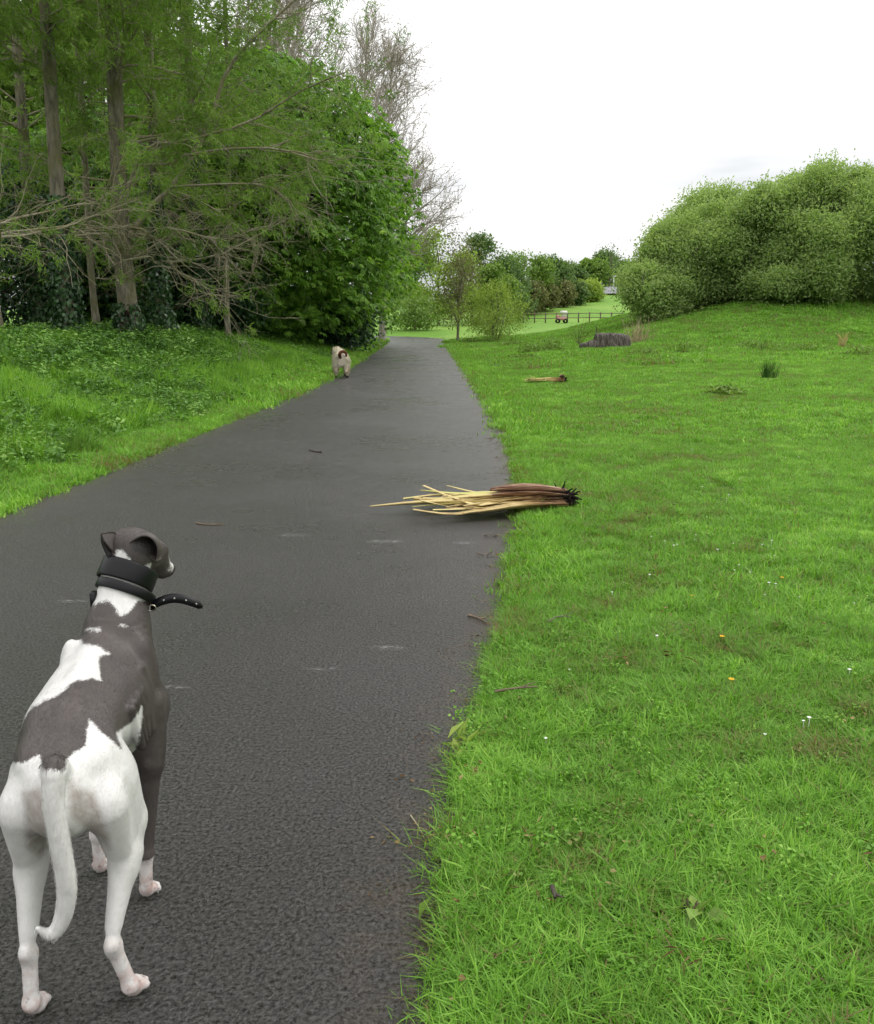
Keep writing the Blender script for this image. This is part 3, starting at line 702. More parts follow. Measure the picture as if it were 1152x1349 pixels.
# --- the big horse chestnuts hanging over the path
def chestnut(label, base, h, rad3, cz, rng, nclump, per, nparts, group='horse chestnuts beside the path', cut=None):
    base = np.array(base, float); root = thing('horse_chestnut', label, 'tree', base, group)
    c = base + np.array([0, 0, cz])
    d = unit(rng.normal(size=(nclump, 3)) + np.array([.30, -.45, .05])); q = rng.uniform(.40, 1.03, (nclump, 1)) ** .45
    cc = c + d * q * np.asarray(rad3)
    ok = cc[:, 2] > base[2] + .35
    if cut is not None: ok &= cut(cc)
    cc, d = cc[ok], d[ok]; n = len(cc)
    # a bough end: leaves fanned over a drooping plate
    u = rng.uniform(-1, 1, (n, per)); v = rng.uniform(-1, 1, (n, per)); sz = rng.uniform(.55, 1.0, (n, 1))
    out = unit(d * [1, 1, .0] + 1e-3); sd = np.stack([-out[:, 1], out[:, 0], 0 * out[:, 0]], 1)
    P = cc[:, None] + out[:, None] * (u * sz)[..., None] * .75 + sd[:, None] * (v * sz)[..., None] * .85
    P[..., 2] += -.38 * (u + .3) * sz - .30 * v ** 2 * sz + rng.normal(size=(n, per)) * .10
    P = P.reshape(-1, 3); outr = np.repeat(out, per, 0); m = len(P)
    ct = np.repeat(rng.uniform(0, 1, n), per)
    ax = unit(outr + rng.normal(size=(m, 3)) * .55 + [0, 0, -.35]); nn = unit(np.array([0, 0, 1.0]) + outr * .55 + rng.normal(size=(m, 3)) * .28)
    L0 = .235 * rng.uniform(.7, 1.25, m)
    tint = np.clip(.20 + .42 * ct + .16 * rng.normal(size=m), 0, 1)
    sN = unit(np.cross(ax, nn))
    def palm(sel):
        Vs, Fs, k = [], [], 0
        for a, ls in ((0, 1.0), (.62, .92), (-.62, .92), (1.25, .66), (-1.25, .66)):
            Dl = ax[sel] * math.cos(a) + sN[sel] * math.sin(a) + np.array([0, 0, -.22])
            V, F = leaves(P[sel], Dl, nn[sel], L0[sel] * ls, L0[sel] * ls * .40, .16)
            Vs.append(V); Fs.append(F + k); k += len(V)
        return np.concatenate(Vs), np.concatenate(Fs)
    # the leaves that face the path nearest become single leaves, the rest one mass
    dist = np.linalg.norm(P - np.array([0, 0, 1.4]), axis=1); order = np.argsort(dist)
    single = order[:nparts * 6:6]; rest = np.setdiff1d(np.arange(m), single)
    V, F = palm(rest)
    part(root, 'crown', (V, F), m_chest, False, dict(tint=np.tile(np.repeat(tint[rest], 2), 5)), 'stuff')
    for s in single:
        V, F = palm(np.array([s]))
        part(root, 'leaf', (V, F), m_chest, False, dict(tint=np.full(10, tint[s])))
    tp = spline([base - [0, 0, .3], base + [.1, 0, h * .25], base + [-.1, .1, h * .55], base + [0, 0, h * .9]], 14)
    parts = [tubes(tp, np.linspace(.30, .05, 14), 10)]
    for qd in cc[rng.permutation(n)[:70]]:
        s = tp[rng.randint(3, 11)]
        parts.append(tubes(spline([s, s * .55 + qd * .45 + [0, 0, .5], qd], 8), np.linspace(.075, .012, 8), 5))
    part(root, 'trunk', cat_geo(parts), m_bark_dark)
    return root
rc_ = np.random.RandomState(12)
chestnut('great horse chestnut with drooping leaves overhanging the tarmac path', (-7.0, 36, gz(-7.0, 36)), 10.6, (6.0, 6.6, 5.6), 5.0, rc_, 1150, 20, 280)
chestnut('smaller horse chestnut filling in behind the great one', (-6.6, 48, gz(-6.6, 48)), 8.6, (5.4, 6, 4.7), 4.0, rc_, 520, 16, 0)
chestnut('young horse chestnut with boughs to the ground behind the larches', (-11.5, 31, gz(-11.5, 31)), 8, (4.4, 4.0, 4.0), 3.6, rc_, 420, 16, 60)

# --- dark ivy and holly thicket under the larches, tall wood behind
ru = np.random.RandomState(21)
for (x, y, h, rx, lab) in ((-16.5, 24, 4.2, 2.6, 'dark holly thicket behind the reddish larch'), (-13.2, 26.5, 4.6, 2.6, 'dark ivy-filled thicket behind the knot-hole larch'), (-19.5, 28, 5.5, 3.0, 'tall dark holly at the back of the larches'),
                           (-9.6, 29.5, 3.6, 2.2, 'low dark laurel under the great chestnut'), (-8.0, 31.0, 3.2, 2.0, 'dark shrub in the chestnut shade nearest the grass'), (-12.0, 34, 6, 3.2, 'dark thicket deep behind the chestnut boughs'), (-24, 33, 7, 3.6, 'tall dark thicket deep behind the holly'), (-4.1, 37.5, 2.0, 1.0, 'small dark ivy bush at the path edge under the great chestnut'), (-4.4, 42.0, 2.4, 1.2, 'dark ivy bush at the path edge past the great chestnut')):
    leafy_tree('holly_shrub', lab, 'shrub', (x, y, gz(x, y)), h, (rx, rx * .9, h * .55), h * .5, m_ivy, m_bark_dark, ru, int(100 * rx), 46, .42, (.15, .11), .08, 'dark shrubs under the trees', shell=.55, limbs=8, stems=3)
for (x, y, h, rx, lab) in ((-15, 42, 17, 5.0, 'tall leafy ash behind the great chestnut'), (-23, 40, 18, 5.5, 'tall broad oak deep in the left wood'), (-31, 38, 17, 5.5, 'tall leafy tree at the far back of the holly'),
                           (-11.5, 50, 16, 4.5, 'leafy tree topping the chestnuts beside the bare poplars'), (-19, 52, 19, 5.5, 'tallest green tree behind the ash'), (-38, 46, 20, 7, 'wide tree closing the back of the wood')):
    leafy_tree('woodland_tree', lab, 'tree', (x, y, gz(x, y)), h, (rx, rx, h * .45), h * .55, m_mid, m_bark_dark, ru, int(64 * rx), 52, .80, (.36, .22), .28, 'tall trees in the left wood', shell=.45, limbs=14)

# --- tall bare poplars, buds only just open
def bare_tree(label, base, h, rng, lean, r=.26, spreadr=.85, bias=(.25, 0, 0)):
    base = np.array(base, float); root = thing('bare_poplar', label, 'tree', base, 'bare poplars past the chestnuts')
    tp = spline([base - [0, 0, .3], base + np.array(lean) * .3 + [0, 0, h * .3], base + np.array(lean) * .6 + [0, 0, h * .65], base + np.array(lean) + [0, 0, h]], 20)[None]
    tr = np.linspace(r, .02, 20)[None]
    S, D, r1, t = sprout(tp, tr, 60, .22, .99, .85, rng); D = unit(D + np.array(bias) + [0, 0, .35])
    P1, R1 = grow(S, D, (1.05 - t) * h * .40 + .8, np.minimum(r1 * .5, .07), .012, 9, rng, .35, .35)
    S, D, r2, _ = sprout(P1, R1, 10, .2, 1, .7, rng); P2, R2 = grow(S, unit(D + [0, 0, .15]), rng.uniform(.7, 2.2, len(S)), np.minimum(r2 * .6, .030), .012, 6, rng, .5, .3)
    S, D, r3, _ = sprout(P2, R2, 7, .15, 1, .7, rng); P3, R3 = grow(S, D, rng.uniform(.3, .9, len(S)), .012, .006, 4, rng, .5, .2)
    part(root, 'trunk', tubes(tp, tr, 10), m_twig)
    part(root, 'branches', cat_geo([tubes(P1, R1, 5), tubes(P2, R2, 4)]), m_twig, True, None, 'stuff')
    part(root, 'twigs', tubes(P3, R3, 3), m_twig, True, None, 'stuff')
    k = rng.permutation(len(P3))[:len(P3) // 2]
    Pb = np.concatenate([P3[k][:, 2], P3[k][:, 3]]); n = len(Pb)
    part(root, 'buds', leaves(Pb, rand_dir(n, rng), rand_dir(n, rng), .10 * rng.uniform(.6, 1.4, n), .05, .1), m_bud, False, dict(tint=np.repeat(rng.uniform(size=n), 2)), 'stuff')
rb = np.random.RandomState(31)
bare_tree('tall bare poplar leaning over the far path', (-3.6, 58, gz(-3.6, 58)), 16.5, rb, (.8, 0, 0), bias=(.35, 0, .05))
bare_tree('bare poplar standing behind the leaning one', (-5.4, 62, gz(-5.4, 62)), 20.5, rb, (.9, 0, 0), .30, bias=(.25, 0, 0))
bare_tree('bare poplar over the smaller chestnut', (-9.5, 50, gz(-9.5, 50)), 22, rb, (1.5, 0, 0), .28, bias=(.35, 0, 0))
bare_tree('bare poplar rising out of the great chestnut', (-7.5, 44, gz(-7.5, 44)), 19, rb, (1.0, 0, 0), .24, bias=(.2, 0, .1))
# --- grey willow thicket on the right-hand mound
rw = np.random.RandomState(41)
WILLOWS = ((860, 348, 440, 47, 64, 30, 'bright green willow at the low end of the thicket beside the dry reeds'), (898, 292, 425, 50, 120, 50, 'rounded grey willow next to the low end of the thicket'), (880, 318, 430, 48.5, 92, 40, 'sloping grey willow filling the low end of the thicket'), (945, 270, 412, 49, 130, 50, 'grey willow in the middle of the thicket'),
           (1012, 258, 408, 48, 150, 60, 'big domed grey willow with upright shoots'), (1090, 228, 404, 47, 165, 70, 'tallest grey willow of the thicket'), (1172, 222, 398, 47, 175, 60, 'grey willow at the high end of the mound'),
           (930, 250, 400, 58, 110, 40, 'taller willow rising behind the middle of the thicket'), (1030, 246, 398, 55, 140, 40, 'tall willow behind the domed one'), (1050, 322, 402, 45.5, 120, 30, 'small dense willow bush in front of the tallest willow'), (1130, 220, 398, 55, 150, 40, 'tall willow behind the high end of the mound'))
# --- middle distance: bronze sapling, pale bush, background trees and hedge
rm = np.random.RandomState(51)
def bg(name, lab, cat, px, top_py, base_py, Y, wpx, mat, grp, n=1.0, **kw):
    p = at_depth(px, base_py, Y); x = p[0]; z0 = gz(x, Y); zt = at_depth(px, top_py, Y)[2]
    h = zt - z0; rx = wpx / 2 * Y / FPX
    return leafy_tree(name, lab, cat, (x, Y, z0), h, (rx, rx, h * kw.pop('vr', .50)), h * kw.pop('vc', .52), mat, kw.pop('bark', m_bark_grey), rm, int(kw.pop('nc', 70) * n), kw.pop('per', 34), kw.pop('cr', rx * .20), kw.pop('leaf', (.0034 * Y, .0022 * Y)), kw.pop('tr', .012 * h + .04), grp, **kw)
for (px, tp_, bp, Y, w, sp, lab) in WILLOWS:
    bg('willow', lab, 'willow', px, tp_, bp, Y, w, m_willow, 'grey willows of the thicket on the mound', nc=int(4.2 * w), per=56, lobes=19, cr=.38, leaf=(.19, .085), tr=.09, shell=.60, spiky=sp, limbs=10, stems=4, vr=.54, vc=.46)
bg('pale_willow_bush', 'pale yellow-green willow bush beside the end of the path', 'bush', 650, 377, 442, 56, 84, m_yel, None, nc=150, per=34, cr=.36, leaf=(.17, .06), shell=.5, spiky=50, limbs=16, stems=5, tr=.05)
bg('bronze_sapling', 'thin bronze-leaved sapling with a pale upright stem', 'tree', 603, 302, 440, 58, 62, m_brownleaf, None, nc=150, per=22, cr=.42, leaf=(.16, .08), shell=.1, vr=.46, vc=.55, limbs=40, tr=.09, bark=m_bark_pale)
bg('young_bush', 'low green bush at the bend of the path', 'bush', 548, 392, 436, 74, 60, m_mid, 'bushes past the path bend', nc=60)
for (px, tp_, bp, Y, w, mt, lab) in ((578, 300, 430, 84, 70, m_yel, 'yellow-green tree behind the bronze sapling'), (540, 318, 430, 92, 70, m_mid, 'green tree showing past the great chestnut'), (632, 318, 425, 96, 62, m_far, 'dark pointed tree behind the pale willow bush'), (668, 338, 420, 98, 62, m_far, 'spreading tree to the side of the pointed one'),
                                    (690, 328, 415, 112, 62, m_mid, 'round-topped tree above the brown hedge'), (722, 346, 410, 120, 50, m_far, 'low round tree next to the round-topped one'), (745, 352, 400, 132, 44, m_far, 'small tree above the far end of the hedge'), (655, 352, 420, 88, 50, m_mid, 'small green tree behind the willow bush shoulder'),
                                    (775, 344, 388, 150, 40, m_mid, 'leafy tree on the skyline before the road'), (804, 338, 384, 168, 50, m_far, 'dark leafy tree behind the lamp posts'), (836, 342, 384, 160, 46, m_mid, 'tree behind the lower willow beside the road'), (520, 330, 430, 100, 60, m_far, 'grey-green tree far past the chestnuts'), (870, 335, 385, 165, 60, m_far, 'far tree hidden mostly by the willow thicket')):
    bg('background_tree', lab, 'tree', px, tp_, bp, Y, w, mt, 'trees beyond the meadow', shell=.4, nc=130, per=44, lobes=14)
bg('skyline_poplar', 'thin see-through poplar standing above the skyline trees', 'tree', 803, 313, 384, 158, 30, m_far, None, nc=34, per=20, cr=.8, vr=.48, shell=.2, limbs=20, leaf=(.35, .2))
bg('skyline_birch', 'spindly half-bare birch above the meadow trees', 'tree', 622, 306, 425, 104, 36, m_bud, None, nc=40, per=14, cr=.6, vr=.48, shell=.2, limbs=30)
for (px, tp_, bp, Y, w, mt, lab) in ((700, 372, 412, 108, 34, m_brownleaf, 'brown hedge bush nearest the pale willow'), (718, 372, 408, 112, 34, m_brownleaf, 'second brown bush along the hedge'), (738, 370, 404, 118, 36, m_brownleaf, 'third brown bush along the hedge'), (758, 372, 398, 124, 30, m_far, 'dark green bush in the hedge before its end'), (776, 370, 392, 130, 34, m_yel, 'yellow-green bush ending the hedge by the road'), (820, 388, 398, 140, 24, m_brownleaf, 'reddish low bush below the lamp post')):
    bg('hedge_bush', lab, 'bush', px, tp_, bp, Y, w, mt, 'hedge bushes across the meadow', nc=80, per=36, shell=.45)

# ------------------------------------------------------------------ sculpting with blended solids, meshed as one skin
class Sculpt:
    def __init__(self, lo, hi, vox):
        self.lo = np.array(lo, float); self.vox = vox
        self.n = np.ceil((np.array(hi) - self.lo) / vox).astype(int) + 1
        self.D = np.full(self.n, 1.0, np.float32)
        self.ax = [self.lo[i] + vox * np.arange(self.n[i]) for i in range(3)]
    def _sub(self, lo, hi, m):
        i0 = np.clip(((np.array(lo) - m - self.lo) / self.vox).astype(int), 0, self.n)
        i1 = np.clip(((np.array(hi) + m - self.lo) / self.vox).astype(int) + 2, 0, self.n)
        sl = tuple(slice(a, b) for a, b in zip(i0, i1))
        G = np.meshgrid(*[self.ax[k][sl[k]] for k in range(3)], indexing='ij', sparse=True)
        return sl, G
    def _blend(self, sl, d, k, op):
        a = self.D[sl]
        if op == 'add':
            h = np.maximum(k - np.abs(a - d), 0) / k
            self.D[sl] = np.minimum(a, d) - h * h * k / 4
        else:
            d = -d
            h = np.maximum(k - np.abs(a - d), 0) / k
            self.D[sl] = np.maximum(a, d) + h * h * k / 4
    def cone(self, a, b, ra, rb, k=0.02, op='add', flat=None):
        """round cone from a to b; flat=(axis, factor) squashes it across an axis"""
        a = np.array(a, float); b = np.array(b, float); m = max(ra, rb)
        sl, (x, y, z) = self._sub(np.minimum(a, b) - m, np.maximum(a, b) + m, k + self.vox * 2)
        p = [x - a[0], y - a[1], z - a[2]]; ba = b - a
        t = np.clip((p[0] * ba[0] + p[1] * ba[1] + p[2] * ba[2]) / max(ba @ ba, 1e-9), 0, 1)
        q = [p[i] - t * ba[i] for i in range(3)]
        if flat is not None:
            n = unit(np.array(flat[0], float)); w = 1 / flat[1] - 1
            dn = q[0] * n[0] + q[1] * n[1] + q[2] * n[2]
            q = [q[i] + w * dn * n[i] for i in range(3)]
        d = np.sqrt(q[0] ** 2 + q[1] ** 2 + q[2] ** 2) - (ra + (rb - ra) * t)
        self._blend(sl, d.astype(np.float32), k, op)
    def chain(self, pts, rs, k=0.02, **kw):
        for i in range(len(pts) - 1): self.cone(pts[i], pts[i + 1], rs[i], rs[i + 1], k, **kw)
    def ball(self, c, r, k=0.02, op='add', R=None):
        """ellipsoid with radii r (3), optional rotation rows R"""
        c = np.array(c, float); r = np.array(r, float) * np.ones(3); m = r.max()
        sl, (x, y, z) = self._sub(c - m, c + m, k + self.vox * 2)
        p = [x - c[0], y - c[1], z - c[2]]
        if R is not None: p = [R[i][0] * p[0] + R[i][1] * p[1] + R[i][2] * p[2] for i in range(3)]
        k0 = np.sqrt((p[0] / r[0]) ** 2 + (p[1] / r[1]) ** 2 + (p[2] / r[2]) ** 2)
        k1 = np.sqrt((p[0] / r[0] ** 2) ** 2 + (p[1] / r[1] ** 2) ** 2 + (p[2] / r[2] ** 2) ** 2)
        self._blend(sl, (k0 * (k0 - 1) / np.maximum(k1, 1e-6)).astype(np.float32), k, op)
    def barrel(self, S, rows, k=0.02, pw=2.0):
        """trunk along axis 0: rows of (lateral centre, height centre, half width, half height) at stations S"""
        rows = np.array(rows, float); S = np.array(S, float)
        lo = [S[0], (rows[:, 0] - rows[:, 2]).min(), (rows[:, 1] - rows[:, 3]).min()]
        hi = [S[-1], (rows[:, 0] + rows[:, 2]).max(), (rows[:, 1] + rows[:, 3]).max()]
        sl, (x, y, z) = self._sub(lo, hi, k + self.vox * 2)
        fine = spline(np.column_stack([S, rows]), 200)
        xs = x[:, 0, 0]
        f = [np.interp(xs, fine[:, 0], fine[:, j])[:, None, None] for j in range(1, 5)]
        q = (np.abs((y - f[0]) / f[2]) ** pw + np.abs((z - f[1]) / f[3]) ** pw) ** (1 / pw)
        d = (q - 1) * np.minimum(f[2], f[3])
        e = np.maximum(S[0] - x, x - S[-1])
        self._blend(sl, np.maximum(d, e + 0 * d).astype(np.float32), k, 'add')
    def mesh(self):
        D = self.D; n = D.shape
        ins = D < 0
        c = np.zeros(tuple(i - 1 for i in n), np.int8)
        for dx in (0, 1):
            for dy in (0, 1):
                for dz in (0, 1):
                    c += ins[dx:n[0] - 1 + dx, dy:n[1] - 1 + dy, dz:n[2] - 1 + dz]
        cells = np.argwhere((c > 0) & (c < 8))
        ids = np.full(c.shape, -1, np.int64); ids[tuple(cells.T)] = np.arange(len(cells))
        acc = np.zeros((len(cells), 3)); cnt = np.zeros(len(cells))
        cor = [(dx, dy, dz) for dx in (0, 1) for dy in (0, 1) for dz in (0, 1)]
        for i, a in enumerate(cor):
            for b in cor[i + 1:]:
                if sum(abs(p - q) for p, q in zip(a, b)) != 1: continue
                va = D[tuple((cells + a).T)]; vb = D[tuple((cells + b).T)]
                m = (va < 0) != (vb < 0)
                t = np.where(m, va / np.where(m, va - vb, 1), 0)
                pt = np.array(a) + t[:, None] * (np.array(b) - np.array(a))
                acc[m] += pt[m]; cnt[m] += 1
        V = self.lo + self.vox * (cells + acc / cnt[:, None])
        Fs = []
        for ax in range(3):
            o = [k for k in range(3) if k != ax]
            A = ins; B = np.roll(ins, -1, ax)
            E = np.argwhere(A != B)
            E = E[(E[:, ax] < n[ax] - 1) & (E[:, o[0]] > 0) & (E[:, o[1]] > 0) & (E[:, o[0]] < n[o[0]] - 1) & (E[:, o[1]] < n[o[1]] - 1)]
            q = []
            for d0, d1 in ((0, 0), (-1, 0), (-1, -1), (0, -1)):
                e = E.copy(); e[:, o[0]] += d0; e[:, o[1]] += d1
                q.append(ids[tuple(e.T)])
            q = np.stack(q, 1)
            flip = ins[tuple(E.T)] ^ (ax == 1)
            q[~flip] = q[~flip][:, ::-1]
            Fs.append(q[(q >= 0).all(1)])
        F = np.concatenate(Fs)
        for _ in range(2):                   # light smoothing
            S_ = np.zeros_like(V); N_ = np.zeros(len(V))
            for a, b in ((0, 1), (1, 2), (2, 3), (3, 0)):
                np.add.at(S_, F[:, a], V[F[:, b]]); np.add.at(N_, F[:, a], 1)
            V = V * 0.5 + 0.5 * S_ / np.maximum(N_, 1)[:, None]
        return V, F
def poly_sd(P, poly):
    """signed distance (inside positive) of 2-D points to a polygon"""
    poly = np.asarray(poly, float); d = np.full(len(P), 1e9); ins = np.zeros(len(P), bool)
    for a, b in zip(poly, np.roll(poly, -1, 0)):
        e = b - a; w = P - a
        t = np.clip((w @ e) / max(e @ e, 1e-9), 0, 1)
        d = np.minimum(d, np.linalg.norm(w - t[:, None] * e, axis=1))
        cr = (a[1] > P[:, 1]) != (b[1] > P[:, 1])
        with np.errstate(divide='ignore', invalid='ignore'):
            ins ^= cr & (P[:, 0] < (b[0] - a[0]) * (P[:, 1] - a[1]) / (b[1] - a[1]) + a[0])
    return np.where(ins, d, -d)

# ------------------------------------------------------------------ the slate and white sighthound
DOG_O = np.array([-0.735, 1.565, 0.0]); DOG_U = np.array([-0.12, 0.9928, 0]); DOG_R = np.array([0.9928, 0.12, 0])
def dog_world(p):
    p = np.asarray(p, float)
    return DOG_O + p[..., :1] * DOG_U + p[..., 1:2] * DOG_R + p[..., 2:3] * np.array([0, 0, 1.0])
def dog_at(x, y, s):                         # photo pixel -> dog frame at station s along the body
    d = ray(x, y); o = np.array([0, 0, CAM_H]) - DOG_O
    p = o + d * ((s - o @ DOG_U) / (d @ DOG_U))
    return np.array([p @ DOG_U, p @ DOG_R, p[2]])
def build_dog():
    k = Sculpt((-0.20, -0.20, -0.004), (0.72, 0.20, 0.94), 0.0036)
    # trunk: croup, arched loin, rib cage, withers, breastbone
    k.barrel([-0.098, -0.080, -0.04, 0.03, 0.10, 0.17, 0.24, 0.32, 0.39, 0.45, 0.49, 0.52],
             [(0, .495, .010, .020), (0, .492, .036, .046), (0, .490, .070, .078), (-.004, .500, .096, .092), (-.018, .526, .102, .088), (-.026, .542, .104, .090),
              (-.024, .533, .110, .108), (-.016, .518, .118, .140), (-.010, .508, .118, .160), (.000, .528, .098, .140), (.006, .555, .070, .100), (.010, .58, .03, .05)], k=0.03)
    for l in (-1, 1):                        # hip points, shoulder blades, upper arms, rib arches
        k.ball((0.045, .058 * l - .003, .548), (.06, .034, .032), 0.030)
        k.ball((0.400, .080 * l - .004, .578), (.036, .030, .085), 0.012)
        k.cone((.350, .088 * l - .006, .60), (.372, .104 * l - .006, .47), .010, .012, 0.010)
        k.ball((0.440, .074 * l + .002, .480), (.048, .040, .062), 0.014)
        k.cone((.385, .098 * l - .006, .50), (.375, .085 * l, .385), .030, .024, 0.014)
        for q in range(4):
            k.cone((.22 + .03 * q, .100 * l - .017, .56), (.26 + .03 * q, .106 * l - .014, .45), .0125, .0105, 0.010)
    k.chain([(.0, -.001, .556), (.12, -.012, .598), (.24, -.020, .626), (.36, -.012, .652), (.44, .002, .658)], [.016, .015, .014, .017, .020], 0.035)   # spine ridge
    # neck, rising and turning a little to the right
    nk = [(.425, .004, .580), (.465, .010, .670), (.500, .016, .735), (.533, .026, .800), (.555, .036, .838)]
    k.chain(nk, [.090, .069, .050, .043, .044], 0.035)
    k.chain([(.50, .008, .56), (.535, .022, .68), (.56, .038, .78)], [.055, .037, .031], 0.03)
    # head turned right, carried level: skull, brow, cheek, long muzzle
    hd = unit(np.array([.70, .60, -.52])); hs = unit(np.array([.60, -.72, -.02])); hu = np.cross(hd, hs)
    if hu[2] < 0: hu = -hu
    H0 = np.array([.562, .045, .842])
    R = [hd, hs, hu]
    def hp(f, s, u): return H0 + hd * f + hs * s + hu * u
    k.ball(H0, (.070, .053, .046), 0.03, R=R)
    k.ball(hp(.035, 0, -.008), (.060, .043, .040), 0.02, R=R)
    for q in (-1, 1):
        k.ball(hp(.0, .036 * q, -.018), (.044, .020, .032), 0.02, R=R)
        k.ball(hp(.048, .030 * q, .016), (.022, .012, .012), 0.02, R=R)
    k.cone(hp(.045, 0, -.008), hp(.116, 0, -.026), .033, .0195, 0.02)
    k.cone(hp(.02, 0, -.036), hp(.106, 0, -.042), .023, .0115, 0.012)
    k.ball(hp(.123, 0, -.018), (.013, .013, .011), 0.006, R=R)
    # hind legs: thigh, stifle, gaskin, hock, upright shank, paw with toes
    for side, hip, stf, hock, paw, toe in ((1, (.05, .070, .475), (.120, .088, .335), (-.022, .070, .150), (.004, .094, .026), unit(np.array([.9, .42, 0]))),
                                           (-1, (.05, -.070, .475), (.115, -.104, .340), (-.026, -.094, .152), (-.022, -.095, .026), unit(np.array([.98, -.12, 0])))):
        hip, stf, hock, paw = map(np.array, (hip, stf, hock, paw))
        k.cone(hip + [.015, 0, -.01], stf + [-.02, 0, .03], .076, .052, 0.04, flat=((0, 1, 0), 0.72))
        k.cone(hip + [-.055, .012 * side, -.01], stf + [-.075, -.006 * side, -.005], .052, .035, 0.030, flat=((0, 1, .1), 0.80))   # buttock to hamstring
        k.cone(stf + [-.005, 0, .015], stf + [-.055, -.002 * side, -.055], .040, .030, 0.028, flat=((0, 1, 0), 0.78))
        k.cone(stf + [-.045, -.002 * side, -.040], hock + [.022, 0, .035], .031, .0150, 0.026)
        k.cone(stf + [-.085, -.004 * side, -.045], hock + [-.006, 0, .012], .022, .0090, 0.022)      # tendon to the point of hock
        k.ball(hock + [.004, 0, 0], (.022, .0165, .022), 0.014)
        k.ball(hock + [-.012, 0, .010], (.011, .011, .013), 0.010)
        pst = paw + np.array([-.012, 0, .018])
        k.cone(hock + [.006, 0, -.008], pst, .0155, .0145, 0.012)
        k.cone(pst, paw + [.012, 0, -.002], .0165, .018, 0.012)
        dog_paw(k, paw + np.array([.014, 0, -.008]), toe)
        k.cone(hip + [-.035, .060 * side, .010], stf + [-.070, .040 * side, .010], .010, .008, 0.030, op='cut')      # cleft between thigh muscles
    # front legs: forearm, wrist, sloping pastern, paw
    for side, elb, wr, paw, toe in ((1, (.375, .078, .345), (.342, .062, .120), (.338, .058, .024), unit(np.array([.9, .45, 0]))),
                                    (-1, (.415, -.070, .345), (.445, -.078, .120), (.450, -.080, .024), unit(np.array([1, -.1, 0])))):
        elb, wr, paw = map(np.array, (elb, wr, paw))
        k.cone(np.array([.43, .062 * side, .46]), elb, .056, .034, 0.035)
        k.cone(elb, wr, .030, .0165, 0.018)
        k.ball(elb + [-.022, 0, .010], (.014, .013, .018), 0.012)
        k.ball(wr, (.019, .0175, .020), 0.010)
        k.cone(wr, paw + [-.004, 0, .012], .0155, .0155, 0.010)
        dog_paw(k, paw + np.array([.010, 0, -.006]), toe)
    # tail hanging straight down, tip flicked to the left
    tp = [(-.005, 0, .505), dog_at(72, 1012, -.074), dog_at(71, 1060, -.100), dog_at(79, 1110, -.105), dog_at(86, 1150, -.107),
          dog_at(88, 1178, -.108), dog_at(83, 1208, -.110), dog_at(72, 1228, -.116), dog_at(60, 1229, -.124), dog_at(49, 1223, -.132)]
    tr = [.024, .0220, .0185, .0182, .0180, .0172, .0160, .0130, .0088, .0048]
    fine = spline(np.column_stack([tp, tr]), 28)
    k.chain(fine[:5, :3], fine[:5, 3] * [.75, .82, .9, .95, 1], 0.016)
    k.chain(fine[4:, :3], fine[4:, 3], 0.0008)
    global dog_tail
    dog_tail = fine
    return k, k.mesh()
def dog_paw(k, c, d):
    s = np.array([-d[1], d[0], 0])
    k.ball(c + np.array([0, 0, .004]), (.022, .020, .017), 0.010)
    for j, (o, f) in enumerate(((-.0165, .017), (-.006, .027), (.006, .027), (.0165, .017))):
        a = c + s * o * .8 + d * .004 + [0, 0, .006]; b = c + s * o + d * f + [0, 0, -.004]
        k.cone(a, b, .0102, .0088, 0.0028)
        k.cone(b + d * .005 + [0, 0, .001], b + d * .013 + [0, 0, -.005], .0034, .0018, 0.003)
dogS, (dV, dF) = build_dog()
dog_root = link('dog', None, label='slate grey and white smooth-coated sighthound standing on the tarmac with its tail hanging down', cat='dog', loc=tuple(DOG_O))
dW = dog_world(dV)
dP = project(dW)
_z = lambda pts, sc, off: np.array(pts, float) / sc + np.array(off, float)
A1 = lambda pts: _z(pts, 2.0167, (0, 680))
A2 = lambda pts: _z(pts, 5.76, (90, 680))
saddle = A1([(205, 312), (222, 338), (262, 346), (293, 366), (262, 374), (264, 395), (269, 438), (245, 431), (205, 436), (178, 455), (155, 475), (120, 490), (88, 505), (62, 540), (42, 590), (24, 625), (-60, 640), (-40, 480), (60, 380), (140, 320)])
hind = A1([(-80, 672), (10, 668), (30, 655), (70, 652), (105, 632), (110, 660), (118, 676), (140, 672), (172, 676), (176, 650), (195, 628), (228, 612), (232, 575), (237, 538), (262, 566), (300, 600), (322, 618), (420, 640), (420, 1500), (-80, 1500)])
flank = A1([(308, 578), (330, 562), (355, 545), (378, 505), (379, 540), (372, 580), (362, 615), (345, 655), (332, 650), (322, 610)])
neckw = A2([(200, 690), (225, 660), (290, 640), (320, 650), (360, 700), (385, 745), (410, 755), (455, 735), (500, 690), (530, 640), (600, 640), (640, 560), (640, 470), (625, 350), (590, 385), (560, 400), (480, 345), (430, 275), (400, 250), (365, 260), (350, 330), (230, 340), (180, 500)])
nick1 = A2([(130, 860), (180, 848), (240, 848), (250, 862), (225, 872), (180, 862)])
nick2 = A2([(395, 822), (425, 816), (447, 832), (435, 840)])
s_, l_, z_ = dV[:, 0], dV[:, 1], dV[:, 2]
tor = np.maximum(np.maximum(poly_sd(dP, saddle), poly_sd(dP, flank)), np.maximum(poly_sd(dP, nick1), poly_sd(dP, nick2)))
hin = poly_sd(dP, hind)
nek = poly_sd(dP, neckw)
front_leg = (s_ > .28) & (z_ < .40)
white = np.where(s_ < .27, np.maximum(hin, np.where(z_ > .45, tor, -50)), tor)
white = np.where((s_ >= .27) & (s_ < .30) & (z_ > .36), np.maximum(white, tor), white)
